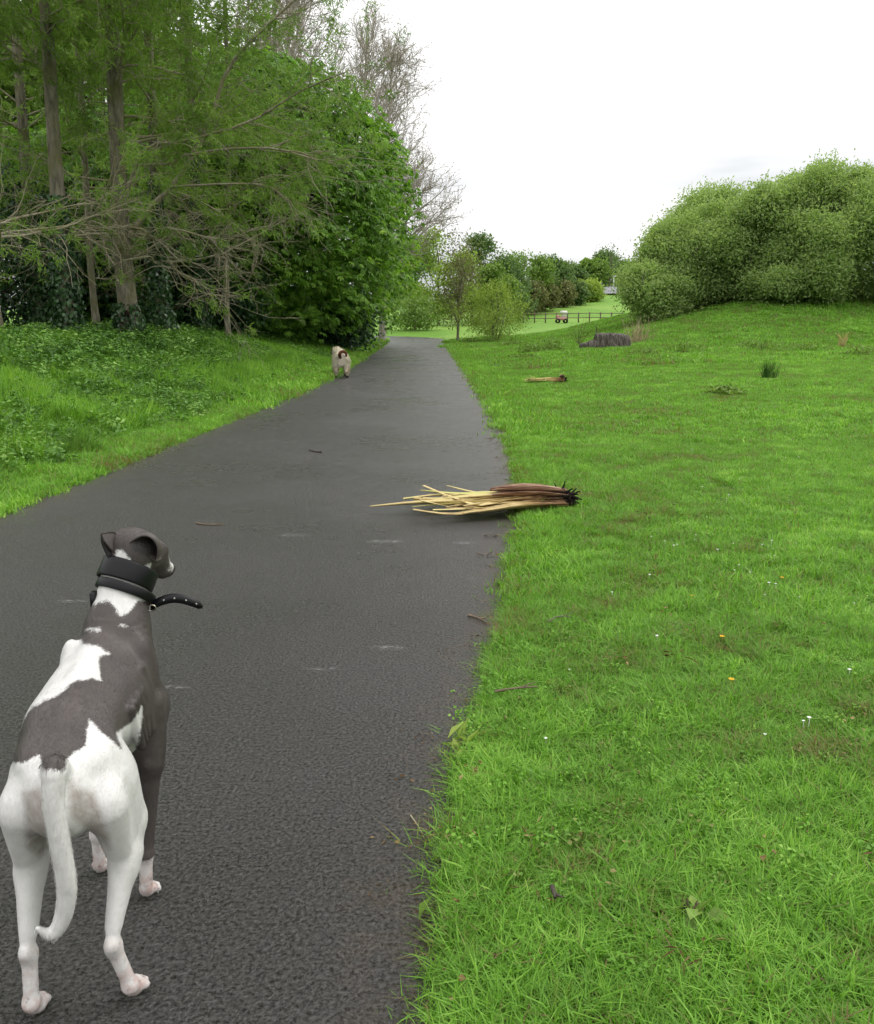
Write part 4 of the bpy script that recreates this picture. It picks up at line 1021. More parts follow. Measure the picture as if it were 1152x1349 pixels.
white = np.where((z_ > .60) & (s_ > .40), np.maximum(nek, np.maximum(poly_sd(dP, nick1), poly_sd(dP, nick2))), white)
white = np.where(front_leg, np.where(l_ > 0, (.115 - z_) * 500, (.24 - z_) * 500), white)
white = np.where((s_ > .49) & (z_ < .62) & (z_ > .40), 30, white)                     # white breast
_hv = (dV - np.array([.562, .045, .842])) @ unit(np.array([.70, .60, -.52]))
head_v = (z_ > .70) & (_hv > -0.02)
_hs = (dV - np.array([.562, .045, .842])) @ unit(np.array([.60, -.72, -.02]))
_hx = np.cross(unit(np.array([.70, .60, -.52])), unit(np.array([.60, -.72, -.02]))); _hx = _hx if _hx[2] > 0 else -_hx
_hu_ = (dV - np.array([.562, .045, .842])) @ _hx
white = np.where(head_v & (_hv > .02), np.where(_hv > .055, np.minimum((.020 - np.abs(_hs)) * 600, (_hu_ + .028) * 600), -20), white)
white = np.where((s_ < -.06) & (z_ < .545), 40, white)                                  # tail
tail_d = np.min([np.linalg.norm(dV - p[:3], axis=1) - p[3] for p in dog_tail], 0)
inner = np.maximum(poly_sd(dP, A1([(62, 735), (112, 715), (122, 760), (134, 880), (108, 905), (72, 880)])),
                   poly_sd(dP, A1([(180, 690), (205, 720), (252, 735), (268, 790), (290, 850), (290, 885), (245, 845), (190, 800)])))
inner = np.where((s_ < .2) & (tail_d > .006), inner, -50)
pink = np.clip(sstep(.17, .02, z_) * .75 + np.exp(-((z_ - .15) / .025) ** 2) * .35 * (s_ < .0), 0, 1)
nose = sstep(.119, .125, _hv) * head_v
_ear_in = poly_sd(dP, [(172, 716), (186, 708), (200, 711), (207, 724), (204, 738), (190, 732), (176, 726)])       # dark skin under the right ear
nose = np.maximum(nose, .8 * sstep(-2, 3, _ear_in) * (z_ > .76) * (s_ > .48))
b = NT('short_coat')
co = b.obj()
n1 = b.noise(260, 3, co); n2 = b.noise(45, 4, co); n3 = b.noise(9, 3, co)
wv = b.math('ADD', b.attr('white'), b.rng(n2, 0.3, 0.7, -1.4, 1.4)); wv = b.math('ADD', wv, b.rng(n1, 0.3, 0.7, -1.5, 1.5))
fac = b.rng(wv, -1.6, 1.6)
dark = b.mix(b.rng(n3, .35, .65), (.050, .041, .038), (.078, .065, .060))
dark = b.mix(b.rng(n1, .35, .7, 0, .30), dark, (.11, .098, .094))
wht = b.mix(b.rng(n2, .4, .75, 0, .5), (.68, .67, .65), (.54, .525, .50))
wht = b.mix(b.math('MULTIPLY', b.attr('pink'), b.rng(n2, .32, .66, 0, 1.0)), wht, (.50, .31, .27))
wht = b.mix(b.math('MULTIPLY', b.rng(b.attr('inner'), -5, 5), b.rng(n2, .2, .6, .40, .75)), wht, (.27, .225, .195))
wht = b.mix(b.math('MULTIPLY', b.attr('pink'), b.rng(b.noise(70, 2, co), .60, .68, 0, .7)), wht, (.10, .08, .075))
col = b.mix(fac, dark, wht)
col = b.mix(b.attr('nose'), col, (.02, .018, .018))
mp = b.add('ShaderNodeMapping'); mp.inputs['Scale'].default_value = (1, .35, .35); b.l.new(co, mp.inputs['Vector'])
hair = b.noise(420, 2, mp.outputs[0])
m_coat = b.done(b.principled(col, 0.46, 0.30, b.bump(b.math('ADD', hair, b.math('MULTIPLY', n2, .8)), 0.0012, .55)))
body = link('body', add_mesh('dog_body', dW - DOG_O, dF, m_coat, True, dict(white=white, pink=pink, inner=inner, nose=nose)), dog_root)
def flap(rows, th=.0035, nu=14, nv=7, bulge=(0, 0, 0)):
    """thin curled sheet lofted through rows of control points (each row a curve), given real thickness"""
    G = np.stack([spline(r, nu) for r in rows]); G = np.stack([spline(G[:, j], nv) for j in range(nu)], 1)
    du = np.gradient(G, axis=1); dv = np.gradient(G, axis=0); N = unit(np.cross(du, dv))
    v = np.sin(np.linspace(0, math.pi, nv))[:, None, None]
    G = G + np.array(bulge) * v
    A, B = G + N * th / 2, G - N * th / 2
    n = nu * nv; V = np.concatenate([A.reshape(-1, 3), B.reshape(-1, 3)]); i = np.arange(n).reshape(nv, nu)
    q = np.stack([i[:-1, :-1], i[:-1, 1:], i[1:, 1:], i[1:, :-1]], -1).reshape(-1, 4)
    F = [q, q[:, ::-1] + n]
    for e in (i[0], i[-1], i[:, 0], i[:, -1]): F.append(np.stack([e[:-1], e[1:], e[1:] + n, e[:-1] + n], 1))
    return dog_world(V) - DOG_O, np.concatenate(F)
da = dog_at
ear_r = [[da(163, 722, .545), da(172, 711, .552), da(188, 702, .556), da(203, 706, .556), da(212, 720, .552), da(212, 736, .550)],
         [da(161, 724, .520), da(171, 710, .522), da(188, 701, .522), da(204, 706, .522), da(212, 721, .524), da(210, 737, .528)],
         [da(163, 725, .505), da(173, 714, .500), da(188, 706, .498), da(201, 710, .500), da(208, 723, .506), da(206, 739, .514)]]
ear_r2 = [[da(176, 722, .520), da(186, 726, .516), da(197, 733, .514), da(206, 740, .514)],
          [da(180, 717, .532), da(190, 722, .530), da(200, 729, .528), da(208, 738, .526)]]
ear_l = [[da(163, 713, .545), da(150, 701, .525), da(133, 703, .500)],
         [da(160, 722, .528), da(149, 714, .512), da(135, 708, .497)],
         [da(155, 728, .510), da(148, 726, .500), da(138, 714, .494)]]
ear_l2 = [[da(133, 703, .500), da(134, 716, .494), da(143, 737, .496)],
          [da(137, 713, .500), da(141, 722, .502), da(148, 734, .505)],
          [da(150, 722, .515), da(150, 727, .515), da(153, 731, .515)]]
for rows, dk in ((ear_r, 0), (ear_r2, .25), (ear_l, 0), (ear_l2, .8)):
    eV, eF = flap(rows); n_ = len(eV)
    link('ear', add_mesh('dog_ear', eV, eF, m_coat, True, dict(white=np.full(n_, -40.0), pink=np.zeros(n_), inner=np.full(n_, -50.0), nose=np.full(n_, dk))), dog_root)
# short hair lying along the body
hr = np.random.RandomState(77)
fa, fb, fc = dV[dF[:, 0]], dV[dF[:, 1]], dV[dF[:, 2]]
fn = unit(np.cross(fb - fa, fc - fa)); vn = np.zeros_like(dV)
for j in range(4): np.add.at(vn, dF[:, j], fn)
vn = unit(vn)
# make sure the normals point outwards
ci = np.clip(np.round((dV + vn * .006 - dogS.lo) / dogS.vox).astype(int), 0, dogS.n - 1)
vn = np.where((dogS.D[tuple(ci.T)] > 0)[:, None], vn, -vn)
nh = 90000
fi = hr.randint(0, len(dF), nh); wt = hr.dirichlet(np.ones(4), nh)
hp_ = sum(dV[dF[fi, j]] * wt[:, j:j + 1] for j in range(4)); vi = dF[fi, 0]; hn = vn[vi]
legz = sstep(.42, .30, hp_[:, 2])[:, None]; headw = sstep(.66, .74, hp_[:, 2])[:, None]
flow = np.array([-1.0, 0, -.55]) * (1 - legz) + np.array([-.15, 0, -1.0]) * legz
flow = flow * (1 - headw) + np.array([-.6, -.3, -.6]) * headw + hr.normal(size=(nh, 3)) * .16
hd_ = unit(flow - hn * (flow * hn).sum(1, keepdims=True)) + hn * .10
tail_h = tail_d[vi] < .004
hl = np.where(tail_h, hr.uniform(.006, .014, nh), hr.uniform(.0035, .0075, nh))
hV, hF = leaves(hp_, hd_, hn, hl, .0009, -.03)
rep = lambda a: np.repeat(a[vi], 4)
link('coat_hair', add_mesh('dog_hair', dog_world(hV) - DOG_O, hF, m_coat, False, dict(white=rep(white), pink=rep(pink), inner=rep(inner), nose=rep(nose))), dog_root, kind='stuff')
b = NT('dog_eye'); m_eye = b.done(b.principled((.015, .01, .008), .08, .6))
def uv_ball(c, r, nu=12, nv=8):
    u = np.linspace(0, 2 * math.pi, nu, endpoint=False); v = np.linspace(0.02, math.pi - .02, nv)
    V = np.stack([np.outer(np.sin(v), np.cos(u)), np.outer(np.sin(v), np.sin(u)), np.outer(np.cos(v), np.ones(nu))], -1).reshape(-1, 3) * r + c
    i = np.arange(nu * nv).reshape(nv, nu); a, bb = i[:-1], i[1:]
    return V, np.stack([a, bb, np.roll(bb, -1, 1), np.roll(a, -1, 1)], -1).reshape(-1, 4)
_hd = unit(np.array([.70, .60, -.52])); _hsv = unit(np.array([.60, -.72, -.02])); _hu = np.cross(_hd, _hsv); _hu = _hu if _hu[2] > 0 else -_hu
for q in (-1, 1):
    e = dog_world(np.array([.562, .045, .842]) + _hd * .055 + _hsv * .0345 * q + _hu * .006) - DOG_O
    link('eye', add_mesh('dog_eye', *uv_ball(e, .0095), m_eye), dog_root)

# wide leather collar, a slimmer one below it, buckle, ring and the loose strap end
b = NT('black_leather'); co = b.obj()
m_leather = b.done(b.principled(b.mix(b.noise(60, 3, co), (.003, .003, .004), (.008, .008, .010)), .38, .26, b.bump(b.noise(350, 3, co), .0006, .6)))
b = NT('brass_ring'); m_brass = b.add('ShaderNodeBsdfPrincipled'); m_brass.inputs['Base Color'].default_value = (.55, .5, .4, 1); m_brass.inputs['Metallic'].default_value = 1; m_brass.inputs['Roughness'].default_value = .25; m_brass = b.done(m_brass)
b = NT('felt_lining'); m_felt = b.done(b.principled((.42, .42, .38), .8, .1))
collar_root = link('dog_collar', None, label='wide black leather collar with a slimmer strap hanging loose on the sighthound', cat='collar', loc=tuple(dog_world(np.array([.515, .028, .74]))))
CO = dog_world(np.array([.515, .028, .74]))
def skin_radius(c, d):                       # how far the neck skin lies from c along d
    t = np.arange(0, .13, .001)
    P = c + t[:, None] * d
    i = np.clip(np.round((P - dogS.lo) / dogS.vox).astype(int), 0, dogS.n - 1)
    out = np.argmax(dogS.D[tuple(i.T)] > 0)
    return t[out] if out else .06
def band(c, axis, half, th, gap=.002, n=48, open_up=0.0):
    ax = unit(np.array(axis)); e1 = unit(np.cross(ax, np.array([1.0, 0, 0]))); e2 = np.cross(ax, e1)
    a = np.linspace(0, 2 * math.pi, n, endpoint=False)
    r = [np.array([skin_radius(c + ax * h_, e1 * np.cos(t) + e2 * np.sin(t)) for t in a]) for h_ in (-half, 0, half)]
    r = np.max(r, 0)
    for _ in range(8): r = np.maximum(r, (np.roll(r, 1) + np.roll(r, -1)) / 2) * .5 + .25 * (np.roll(r, 1) + np.roll(r, -1))
    r = np.minimum(r, 1.10 * np.median(r)) + gap
    prof = [(-half, 0), (-half * .97, th * .7), (-half * .8, th), (half * .8, th), (half * .97, th * .7), (half, 0), (half * .8, -.001), (-half * .8, -.001)]
    V = np.stack([c + ax * h_ + (e1 * np.cos(t) + e2 * np.sin(t)) * (r[i] + o + open_up * h_) for h_, o in prof for i, t in enumerate(a)])
    i = np.arange(len(prof) * n).reshape(len(prof), n); j = np.roll(i, -1, 0)
    return dog_world(V) - CO, np.stack([i, np.roll(i, -1, 1), np.roll(j, -1, 1), j], -1).reshape(-1, 4)
link('wide_band', add_mesh('wide_band', *band(np.array([.526, .0255, .782]), (.50, .32, .85), .0255, .004, .0025), m_leather), collar_root)
link('lining', add_mesh('lining', *band(np.array([.516, .0220, .760]), (.50, .30, .85), .0035, .002, .001), m_felt), collar_root)
link('slim_band', add_mesh('slim_band', *band(np.array([.509, .0195, .7455]), (.48, .34, .86), .0118, .0045, .003), m_leather), collar_root)
bk = dog_at(124, 791, .47)
Vb, Fb = box_geo(-.010, .016, -.007, .007, -.020, .020)
link('buckle', add_mesh('buckle', dog_world(Vb + bk) - CO, Fb, m_leather, False), collar_root)
# loose strap end: a bent leather ribbon with punched holes
sp = spline([dog_at(199, 799, .505), dog_at(212, 792, .50), dog_at(230, 788, .50), dog_at(250, 792, .505), dog_at(267, 799, .51)], 17)
tn = unit(np.gradient(sp, axis=0)); wdt = np.array([.25, .02, .97]) * .0118; nr = unit(np.cross(tn, wdt))
tap = np.ones(17); tap[-3:] = (.97, .8, .35)
ring = np.stack([sp - wdt * tap[:, None] - nr * .0016, sp + wdt * tap[:, None] - nr * .0016, sp + wdt * tap[:, None] + nr * .0016, sp - wdt * tap[:, None] + nr * .0016], 1)
i = np.arange(17 * 4).reshape(17, 4)
Fs_ = np.concatenate([np.stack([i[:-1], np.roll(i[:-1], -1, 1), np.roll(i[1:], -1, 1), i[1:]], -1).reshape(-1, 4), [i[0, ::-1], i[-1]]])
strap = link('strap_end', add_mesh('strap_end', dog_world(ring.reshape(-1, 3)) - CO, Fs_, m_leather, False), collar_root)
for t in (5, 8, 11, 14):
    c_ = sp[t] - nr[t] * .0019
    th = np.linspace(0, 2 * math.pi, 9)[:-1]
    V = np.concatenate([[c_ - nr[t] * .0002], c_ + .0022 * (np.cos(th)[:, None] * tn[t] + np.sin(th)[:, None] * unit(wdt))])
    link('strap_hole', add_mesh('strap_hole', dog_world(V) - CO, np.array([(0, 1 + a, 1 + (a + 1) % 8) for a in range(8)]), m_felt, False), strap)
rc = dog_at(200, 801, .495); a = np.linspace(0, 2 * math.pi, 17)
link('ring', add_mesh('ring', *(lambda g: (dog_world(g[0]) - CO, g[1]))(tubes(np.stack([rc[0] + 0 * a, rc[1] + .010 * np.cos(a), rc[2] + .008 * np.sin(a)], 1), np.full(17, .0017), 6)), m_brass), collar_root)

# ------------------------------------------------------------------ placing things from the photo on the real ground
def hit(px, py, y0=1.0, y1=200.0):
    d = ray(px, py); ysamp = np.linspace(y0, y1, 8000)
    P = d[None] * (ysamp / d[1])[:, None] + np.array([0, 0, CAM_H])
    k = np.argmax(P[:, 2] < gz(P[:, 0], P[:, 1]))
    return P[k]

# ------------------------------------------------------------------ torn-up flax clumps
b = NT('dry_flax_leaf'); co = b.obj()
mp = b.add('ShaderNodeMapping'); mp.inputs['Scale'].default_value = (.25, 6, 6); b.l.new(co, mp.inputs['Vector'])
n = b.noise(14, 4, mp.outputs[0])
col = b.ramp(b.math('ADD', b.attr('tint'), b.rng(n, .3, .7, -.16, .16), True), [(0, (.06, .035, .018)), (.25, (.22, .125, .06)), (.5, (.42, .30, .13)), (.78, (.62, .50, .24)), (1, (.50, .50, .16))])
m_flax = b.done(b.principled(col, .6, .2, b.bump(n, .002, .6)))
b = NT('flax_sheath'); co = b.obj()
mp = b.add('ShaderNodeMapping'); mp.inputs['Scale'].default_value = (.3, 5, 5); b.l.new(co, mp.inputs['Vector'])
n = b.noise(16, 4, mp.outputs[0])
m_sheath = b.done(b.principled(b.ramp(n, [(.3, (.07, .038, .024)), (.5, (.26, .15, .10)), (.7, (.46, .33, .23))]), .65, .2, b.bump(n, .004, .8)))
b = NT('black_root'); m_root = b.done(b.principled((.016, .012, .010), .9, .1))
def flax_leaf(pts, w, tint, mat=None, cup=.35, n=12, tip=0.0):
    P = spline(pts, n); T = unit(np.gradient(P, axis=0)); S = unit(np.cross(T, np.array([0, 0, 1.0]))); N = np.cross(S, T)
    t = np.linspace(0, 1, n); ww = (w * np.minimum(1, .45 + 1.6 * t) * np.maximum(np.clip((1.02 - t) * 2.2, .06, 1) ** .7, tip))[:, None]
    rows = [P - S * ww / 2 + N * ww * cup, P, P + S * ww / 2 + N * ww * cup]
    low = [r - N * .004 for r in rows]
    V = np.stack(rows + low[::-1], 1); i = np.arange(n * 6).reshape(n, 6)
    F = np.stack([i[:-1], np.roll(i[:-1], -1, 1), np.roll(i[1:], -1, 1), i[1:]], -1).reshape(-1, 4)
    return V.reshape(-1, 3), F
def flax_clump(label, root_p, tip_dir, length, nleaf, rng, fan=.16, rise=.05, width=.045, sheath=.42, rootlen=.16, extra=(), thick=.075, ground=None, pale=.45):
    base = np.array(root_p, float); o = thing('flax_clump', label, 'plant debris', base, 'torn flax clumps lying about')
    f = unit(np.array(tip_dir, float)); sd = unit(np.cross([0, 0, 1.0], f)); up = np.array([0, 0, 1.0])
    gnd_ = ground or (lambda x, y: max(0.0, float(gz(x, y))))
    specs = [(rng.normal() * fan, rng.uniform(.6, 1.0), rng.uniform(pale, 1.0), rng.uniform(-1, 1)) for _ in range(nleaf)] + list(extra)
    for a, ll, tt, off in specs:
        L = length * ll; q = []
        for t in (0, .25, .5, .75, 1.0):
            p = base + f * (L * t) + sd * (math.tan(a) * L * t ** 1.15 + off * thick * (1 - .2 * t)) + up * (.030 + abs(1 - abs(off)) * thick * .75 * (1 - .85 * t) ** 1.2 + rise * t * rng.uniform(-.2, .8))
            p[2] = max(p[2], gnd_(p[0], p[1]) + .012 + .02 * rng.uniform())
            q.append(p)
        if rng.uniform() < .40: q[3] = q[3] + sd * rng.normal() * .08; q[4] = q[4] + sd * rng.normal() * .16 + up * abs(rng.normal()) * .03   # kinked
        me = add_mesh('flax_leaf', *[x - (base if j == 0 else 0) for j, x in enumerate(flax_leaf(q, width * rng.uniform(.55, 1.5), 0, cup=rng.uniform(.1, .4), tip=rng.choice([0, .35, .6])))], m_flax, True)
        at = me.attributes.new('tint', 'FLOAT', 'POINT'); tl = np.repeat(np.linspace(0, 1, 12), 6); at.data.foreach_set('value', (tt * (.30 + .70 * sstep(.15, .55, tl)) + .06 * sstep(.8, 1, tl)).astype(np.float32))
        link('leaf', me, o)
    # clasping leaf bases and the torn root
    for k in range(9):
        a = rng.uniform(0, 6.283); rr = thick * .55
        q = [base + f * (length * sheath * t - .02) + (sd * math.cos(a) + up * math.sin(a) * .8) * rr * (1 + .35 * t) + up * (.065 + .01 * t) for t in (0, .35, .7, 1.0)]
        q = [np.array([p[0], p[1], max(p[2], gnd_(p[0], p[1]) + .015)]) for p in q]
        part(o, 'leaf_base', flax_leaf(q, width * 1.5, 0, cup=.5), m_sheath)
    core = tubes(spline([base - f * .03 + up * .045, base + f * .05 + up * .055, base + f * length * sheath * .6 + up * .062, base + f * length * sheath + up * .05], 9), np.array([.030, .045, .050, .05, .048, .045, .04, .03, .02]) * thick / .075, 10)
    part(o, 'stem', core, m_root)
    R = []
    for k in range(150):
        d = unit(-f + rng.normal(size=3) * .55); s = base + f * rng.uniform(-.03, .06) + np.clip(rng.normal(size=3), -1.3, 1.3) * np.array([.02, .035, .022]) * thick / .08 + up * .055
        P, Q = grow(s[None], d[None], rootlen * rng.uniform(.5, 1.2), .013, .004, 6, rng, .7, 0, .3); P[..., 2] = np.maximum(P[..., 2], .012 + gnd_(base[0], base[1]))
        R.append(tubes(P, Q, 4))
    part(o, 'roots', cat_geo(R), m_root, True, None, 'stuff')
    return o
rf = np.random.RandomState(61)
g0 = lambda x, y: 0.0
flax_clump('large torn-up yellowed flax clump lying across the path edge', (.96, 6.47, .02), (-1, -.05, 0), 1.15, 42, rf, .135, .02, .060,   .50, .09,
           extra=((-.34, .74, .75, -1.1), (-.30, .62, .6, -1.0), (-.40, .60, .85, -1.1), (.22, 1.0, .55, 1.1), (.28, .80, .42, 1.2), (.34, .7, .6, 1.2), (.04, 1.27, .75, .5), (.0, 1.08, .85, 0), (-.12, 1.05, .8, -.5), (.10, 1.0, .9, .3)), ground=lambda x, y: .035 if x > .55 else 0.0, thick=.115)
p2 = hit(742, 506); flax_clump('small dry flax clump lying out on the lawn', (p2[0], p2[1], gz(p2[0], p2[1]) + .04), (-1, -.18, 0), .98, 24, rf, .10, .06, .08, .10, .06, thick=.10, pale=.75)
p3 = hit(1108, 461); flax_clump('pale upright tuft of dry flax below the mound', (p3[0], p3[1], gz(p3[0], p3[1]) - .05), (-.15, -.2, 1.2), .75, 14, rf, .22, .0, .13, .12, .08, thick=.07, pale=.7)

# ------------------------------------------------------------------ the far dog: cream coat, brown curled tail
FD_O = np.array([-2.42, 22.3, 0.0]); FD_U = unit(np.array([-.14, 1, 0])); FD_R = np.array([FD_U[1], -FD_U[0], 0])
def build_far_dog():
    k = Sculpt((-.48, -.34, -.005), (.70, .34, .80), .010)
    k.barrel([-.34, -.30, -.18, .0, .20, .34, .42], [(0, .46, .06, .07), (0, .455, .13, .13), (0, .45, .180, .165), (0, .45, .170, .160), (0, .45, .185, .175), (0, .46, .14, .14), (0, .47, .06, .07)], .05)
    k.chain([(.30, 0, .52), (.42, -.05, .58), (.52, -.09, .60)], [.13, .125, .12], .05)
    k.ball((.50, -.085, .615), (.12, .115, .105), .04)
    k.cone((.56, -.12, .58), (.66, -.17, .55), .065, .05, .03)
    for l in (-1, 1):
        k.cone((.47, -.085 + .10 * l, .66), (.45, -.085 + .135 * l, .58), .035, .03, .02)
        k.cone((-.22, .11 * l, .42), (-.20, .125 * l, .26), .105, .075, .05)
        k.cone((.28, .11 * l, .36), (.29, .11 * l, .06), .065, .042, .04)
    for l, f in ((-1, -.02), (1, -.12)):
        k.cone((-.20 + f * .3, .125 * l, .26), (-.24 + f, .13 * l, .15), .070, .045, .04)
        k.cone((-.24 + f, .13 * l, .15), (-.22 + f, .135 * l, .035), .042, .036, .03)
        k.ball((-.19 + f, .135 * l, .028), (.050, .038, .030), .02)
    k.ball((.33, .11, .03), (.05, .04, .03), .02); k.ball((.33, -.11, .03), (.05, .04, .03), .02)
    return k.mesh()
fV, fF = build_far_dog()
fr = np.random.RandomState(71)
fd_world = lambda p: p[..., :1] * FD_U + p[..., 1:2] * FD_R + p[..., 2:3] * np.array([0, 0, 1.0])
fur_n = .012 * wob(fV[:, 0] * 6, fV[:, 1] * 6 + fV[:, 2] * 5, 3.0, 72)
cV = fV * 1.0; cc_ = np.array([0, 0, .45]); cV = cV + unit(cV - cc_) * fur_n[:, None]
fz = fV[:, 2]
dark_f = np.clip(sstep(.09, .03, fz) + sstep(.02, .07, np.abs(fV[:, 1] + .085) - .06) * (fV[:, 0] > .42) * (fz > .5) + (fV[:, 0] > .60), 0, 1)
tan_f = np.clip(sstep(.36, .20, fz) * .55 + .3 * wob(fV[:, 0] * 8, fV[:, 2] * 8, 2, 73) * (fV[:, 0] < 0) * (fz < .5), 0, 1)
b = NT('cream_fur'); co = b.obj(); n = b.noise(45, 4, co)
col = b.mix(b.rng(n, .3, .7), (.80, .73, .58), (.90, .86, .74))
col = b.mix(b.math('MULTIPLY', b.attr('tan'), .8), col, (.30, .19, .10)); col = b.mix(b.attr('dark'), col, (.018, .013, .012))
m_fur = b.done(b.principled(col, .8, .1, b.bump(n, .02, .8)))
far_dog = link('dog', None, label='shaggy cream dog with a brown curled tail walking away along the path', cat='dog', loc=tuple(FD_O))
link('body', add_mesh('far_dog_body', fd_world(cV), fF, m_fur, True, dict(dark=dark_f, tan=tan_f)), far_dog)
sel = fr.permutation(np.where((fz > .12) & (dark_f < .5))[0])[:5200]; Pn = fV[sel]; Nn = unit(Pn - np.stack([Pn[:, 0] * .9, 0 * Pn[:, 1], np.where(Pn[:, 2] > .3, .45, Pn[:, 2])], 1))
Dn = unit(Nn * .5 + np.array([-.5, 0, -.6]) + fr.normal(size=Pn.shape) * .3)
Vf, Ff = leaves(Pn, Dn, Nn, .06 * fr.uniform(.5, 1.2, len(sel)), .014, .1)
link('fur', add_mesh('far_dog_fur', fd_world(Vf), Ff, m_fur, False, dict(dark=np.zeros(len(Vf)), tan=np.repeat(tan_f[sel], 4))), far_dog, kind='stuff')
b = NT('brown_tail'); m_tail = b.done(b.principled((.10, .038, .020), .8, .1))
a = np.linspace(.9, -2.9, 16); tc = np.stack([-.40 - .012 * a, -.01 + .085 * np.cos(a + 2.4) + .05, .565 + .080 * np.sin(a + 2.4)], 1)
link('tail', add_mesh('far_dog_tail', *(lambda g: (fd_world(g[0]), g[1]))(tubes(np.concatenate([[[-.30, -.02, .48]], tc]), np.concatenate([[.035], np.linspace(.046, .026, 16)]), 8)), m_tail), far_dog)

# ------------------------------------------------------------------ weathered stump, reeds, rushes, weeds
b = NT('weathered_wood'); co = b.obj(); mp = b.add('ShaderNodeMapping'); mp.inputs['Scale'].default_value = (5, 5, .8); b.l.new(co, mp.inputs['Vector'])
n = b.noise(3.2, 5, mp.outputs[0], .7)
m_wood = b.done(b.principled(b.ramp(n, [(.3, (.035, .030, .026)), (.5, (.12, .105, .09)), (.7, (.29, .26, .22))]), .85, .15, b.bump(n, .10, 1.0)))
ps = hit(803, 459)
st = thing('tree_stump', 'weathered grey tree stump with a splayed root lying at the lawn edge', 'stump', (ps[0], ps[1], gz(ps[0], ps[1])))
sk = Sculpt((-1.6, -.8, -.15), (1.2, .8, .75), .022)
rs = np.random.RandomState(81)
sk.barrel([-.70, -.62, -.3, .15, .6, .86, .95], [(0, .20, .30, .24), (0, .20, .40, .33), (0, .20, .45, .36), (0, .20, .46, .35), (0, .19, .42, .33), (0, .15, .36, .28), (0, .10, .2, .18)], .06, 4.0)
sk.chain([(-.55, -.2, .14), (-.95, -.3, .10), (-1.35, -.32, .06)], [.20, .17, .13], .08)
sk.chain([(.7, -.2, .12), (.95, -.35, .05)], [.16, .08], .08); sk.chain([(.1, -.35, .15), (.2, -.6, 0)], [.16, .08], .08)
for q in range(12):
    a = rs.uniform(-.65, .85); sk.cone((a, -.44, .02), (a + rs.normal() * .06, -.38, .42 + rs.uniform(0, .10)), .055, .04, .02)
for q in range(8):
    sk.ball((rs.uniform(-.6, .8), rs.uniform(-.3, .2), .60), (rs.uniform(.08, .2), .2, rs.uniform(.05, .12)), .03, op='cut')
sV, sF = sk.mesh()
sV = sV + .02 * np.stack([wob(sV[:, 2] * 2 + sV[:, 0] * 12, sV[:, 1] * 12, 1, 82)] * 3, 1)
sV = sV * [.88, .9, 1.12]; me = add_mesh('stump_wood', sV, sF, m_wood); link('wood', me, st)
V, F = tubes(np.array([(-.52, -.1, .45), (-.55, -.1, .7), (-.6, -.1, .95)]), np.array([.04, .025, .008]), 6); link('snag', add_mesh('snag', V, F, m_wood), st)
def blade_clump(name, label, cat, px, py, h, n, w, mat_stops, rng, spreadr, lean, group=None, p=None):
    q = hit(px, py) if p is None else p; z0 = gz(q[0], q[1]); o = thing(name, label, cat, (q[0], q[1], z0), group)
    mat = leaf_mat(name + '_blade', mat_stops, .6, .2, .2)
    b0 = rng.normal(size=(n, 2)) * spreadr; D = np.concatenate([rng.normal(size=(n, 2)) * lean, np.ones((n, 1))], 1)
    P, Rr = grow(np.concatenate([b0, np.full((n, 1), -.03)], 1), D, h * rng.uniform(.6, 1.15, n), w, w * .25, 5, rng, .25, 0, .3)
    V, F = tubes(P, Rr, 3); me = add_mesh(name, V, F, mat, True, None, dict(tint=np.repeat(rng.uniform(size=n), 12)))
    link('blades', me, o, kind='stuff')
rr_ = np.random.RandomState(91)
GREENS = [(0, (.025, .075, .012)), (.6, (.055, .14, .022)), (1, (.11, .22, .04))]; STRAW = [(0, (.24, .16, .09)), (.6, (.46, .36, .22)), (1, (.62, .52, .36))]
blade_clump('rush_clump', 'dark green upright rush clump standing alone on the lawn', 'rushes', 1012, 500, .46, 90, .008, GREENS, rr_, .08, .16)
blade_clump('dock_stalk', 'single thin dark stalk on the lawn behind the rush clump', 'weed', 1004, 466, .75, 5, .010, GREENS, rr_, .03, .06)
blade_clump('dry_reeds', 'dry straw-coloured reeds standing beside the stump', 'reeds', 841, 452, 1.15, 70, .014, STRAW, rr_, .28, .22)
def weed(name, label, px, py, h, rx, rng, mat=None, nleaf=260, leaf=(.09, .05), group=None, p=None):
    q = hit(px, py) if p is None else p; z0 = float(gz(q[0], q[1])); o = thing(name, label, 'weed', (q[0], q[1], z0), group)
    d = rng.normal(size=(nleaf, 3)); d[:, 2] = np.abs(d[:, 2]); P = unit(d) * rng.uniform(.3, 1, (nleaf, 1)) * [rx, rx, h]
    V, F = leaves(P, unit(rng.normal(size=(nleaf, 3)) + [0, 0, -.2]), unit(rng.normal(size=(nleaf, 3)) * .5 + [0, 0, 1]), leaf[0] * rng.uniform(.6, 1.2, nleaf), leaf[1], .15)
    link('foliage', add_mesh(name, V, F, mat or m_mid, False, None, dict(tint=np.repeat(np.clip(.4 + .3 * rng.normal(size=nleaf), 0, 1), 2))), o, kind='stuff')
    P, Rr = grow(np.zeros((7, 3)), np.concatenate([rng.normal(size=(7, 2)) * .5, np.ones((7, 1))], 1), h * .9, .004, .002, 5, rng, .4)
    V, F = tubes(P, Rr, 4); link('stems', add_mesh(name + '_stem', V, F, m_bark_brown), o, kind='stuff')
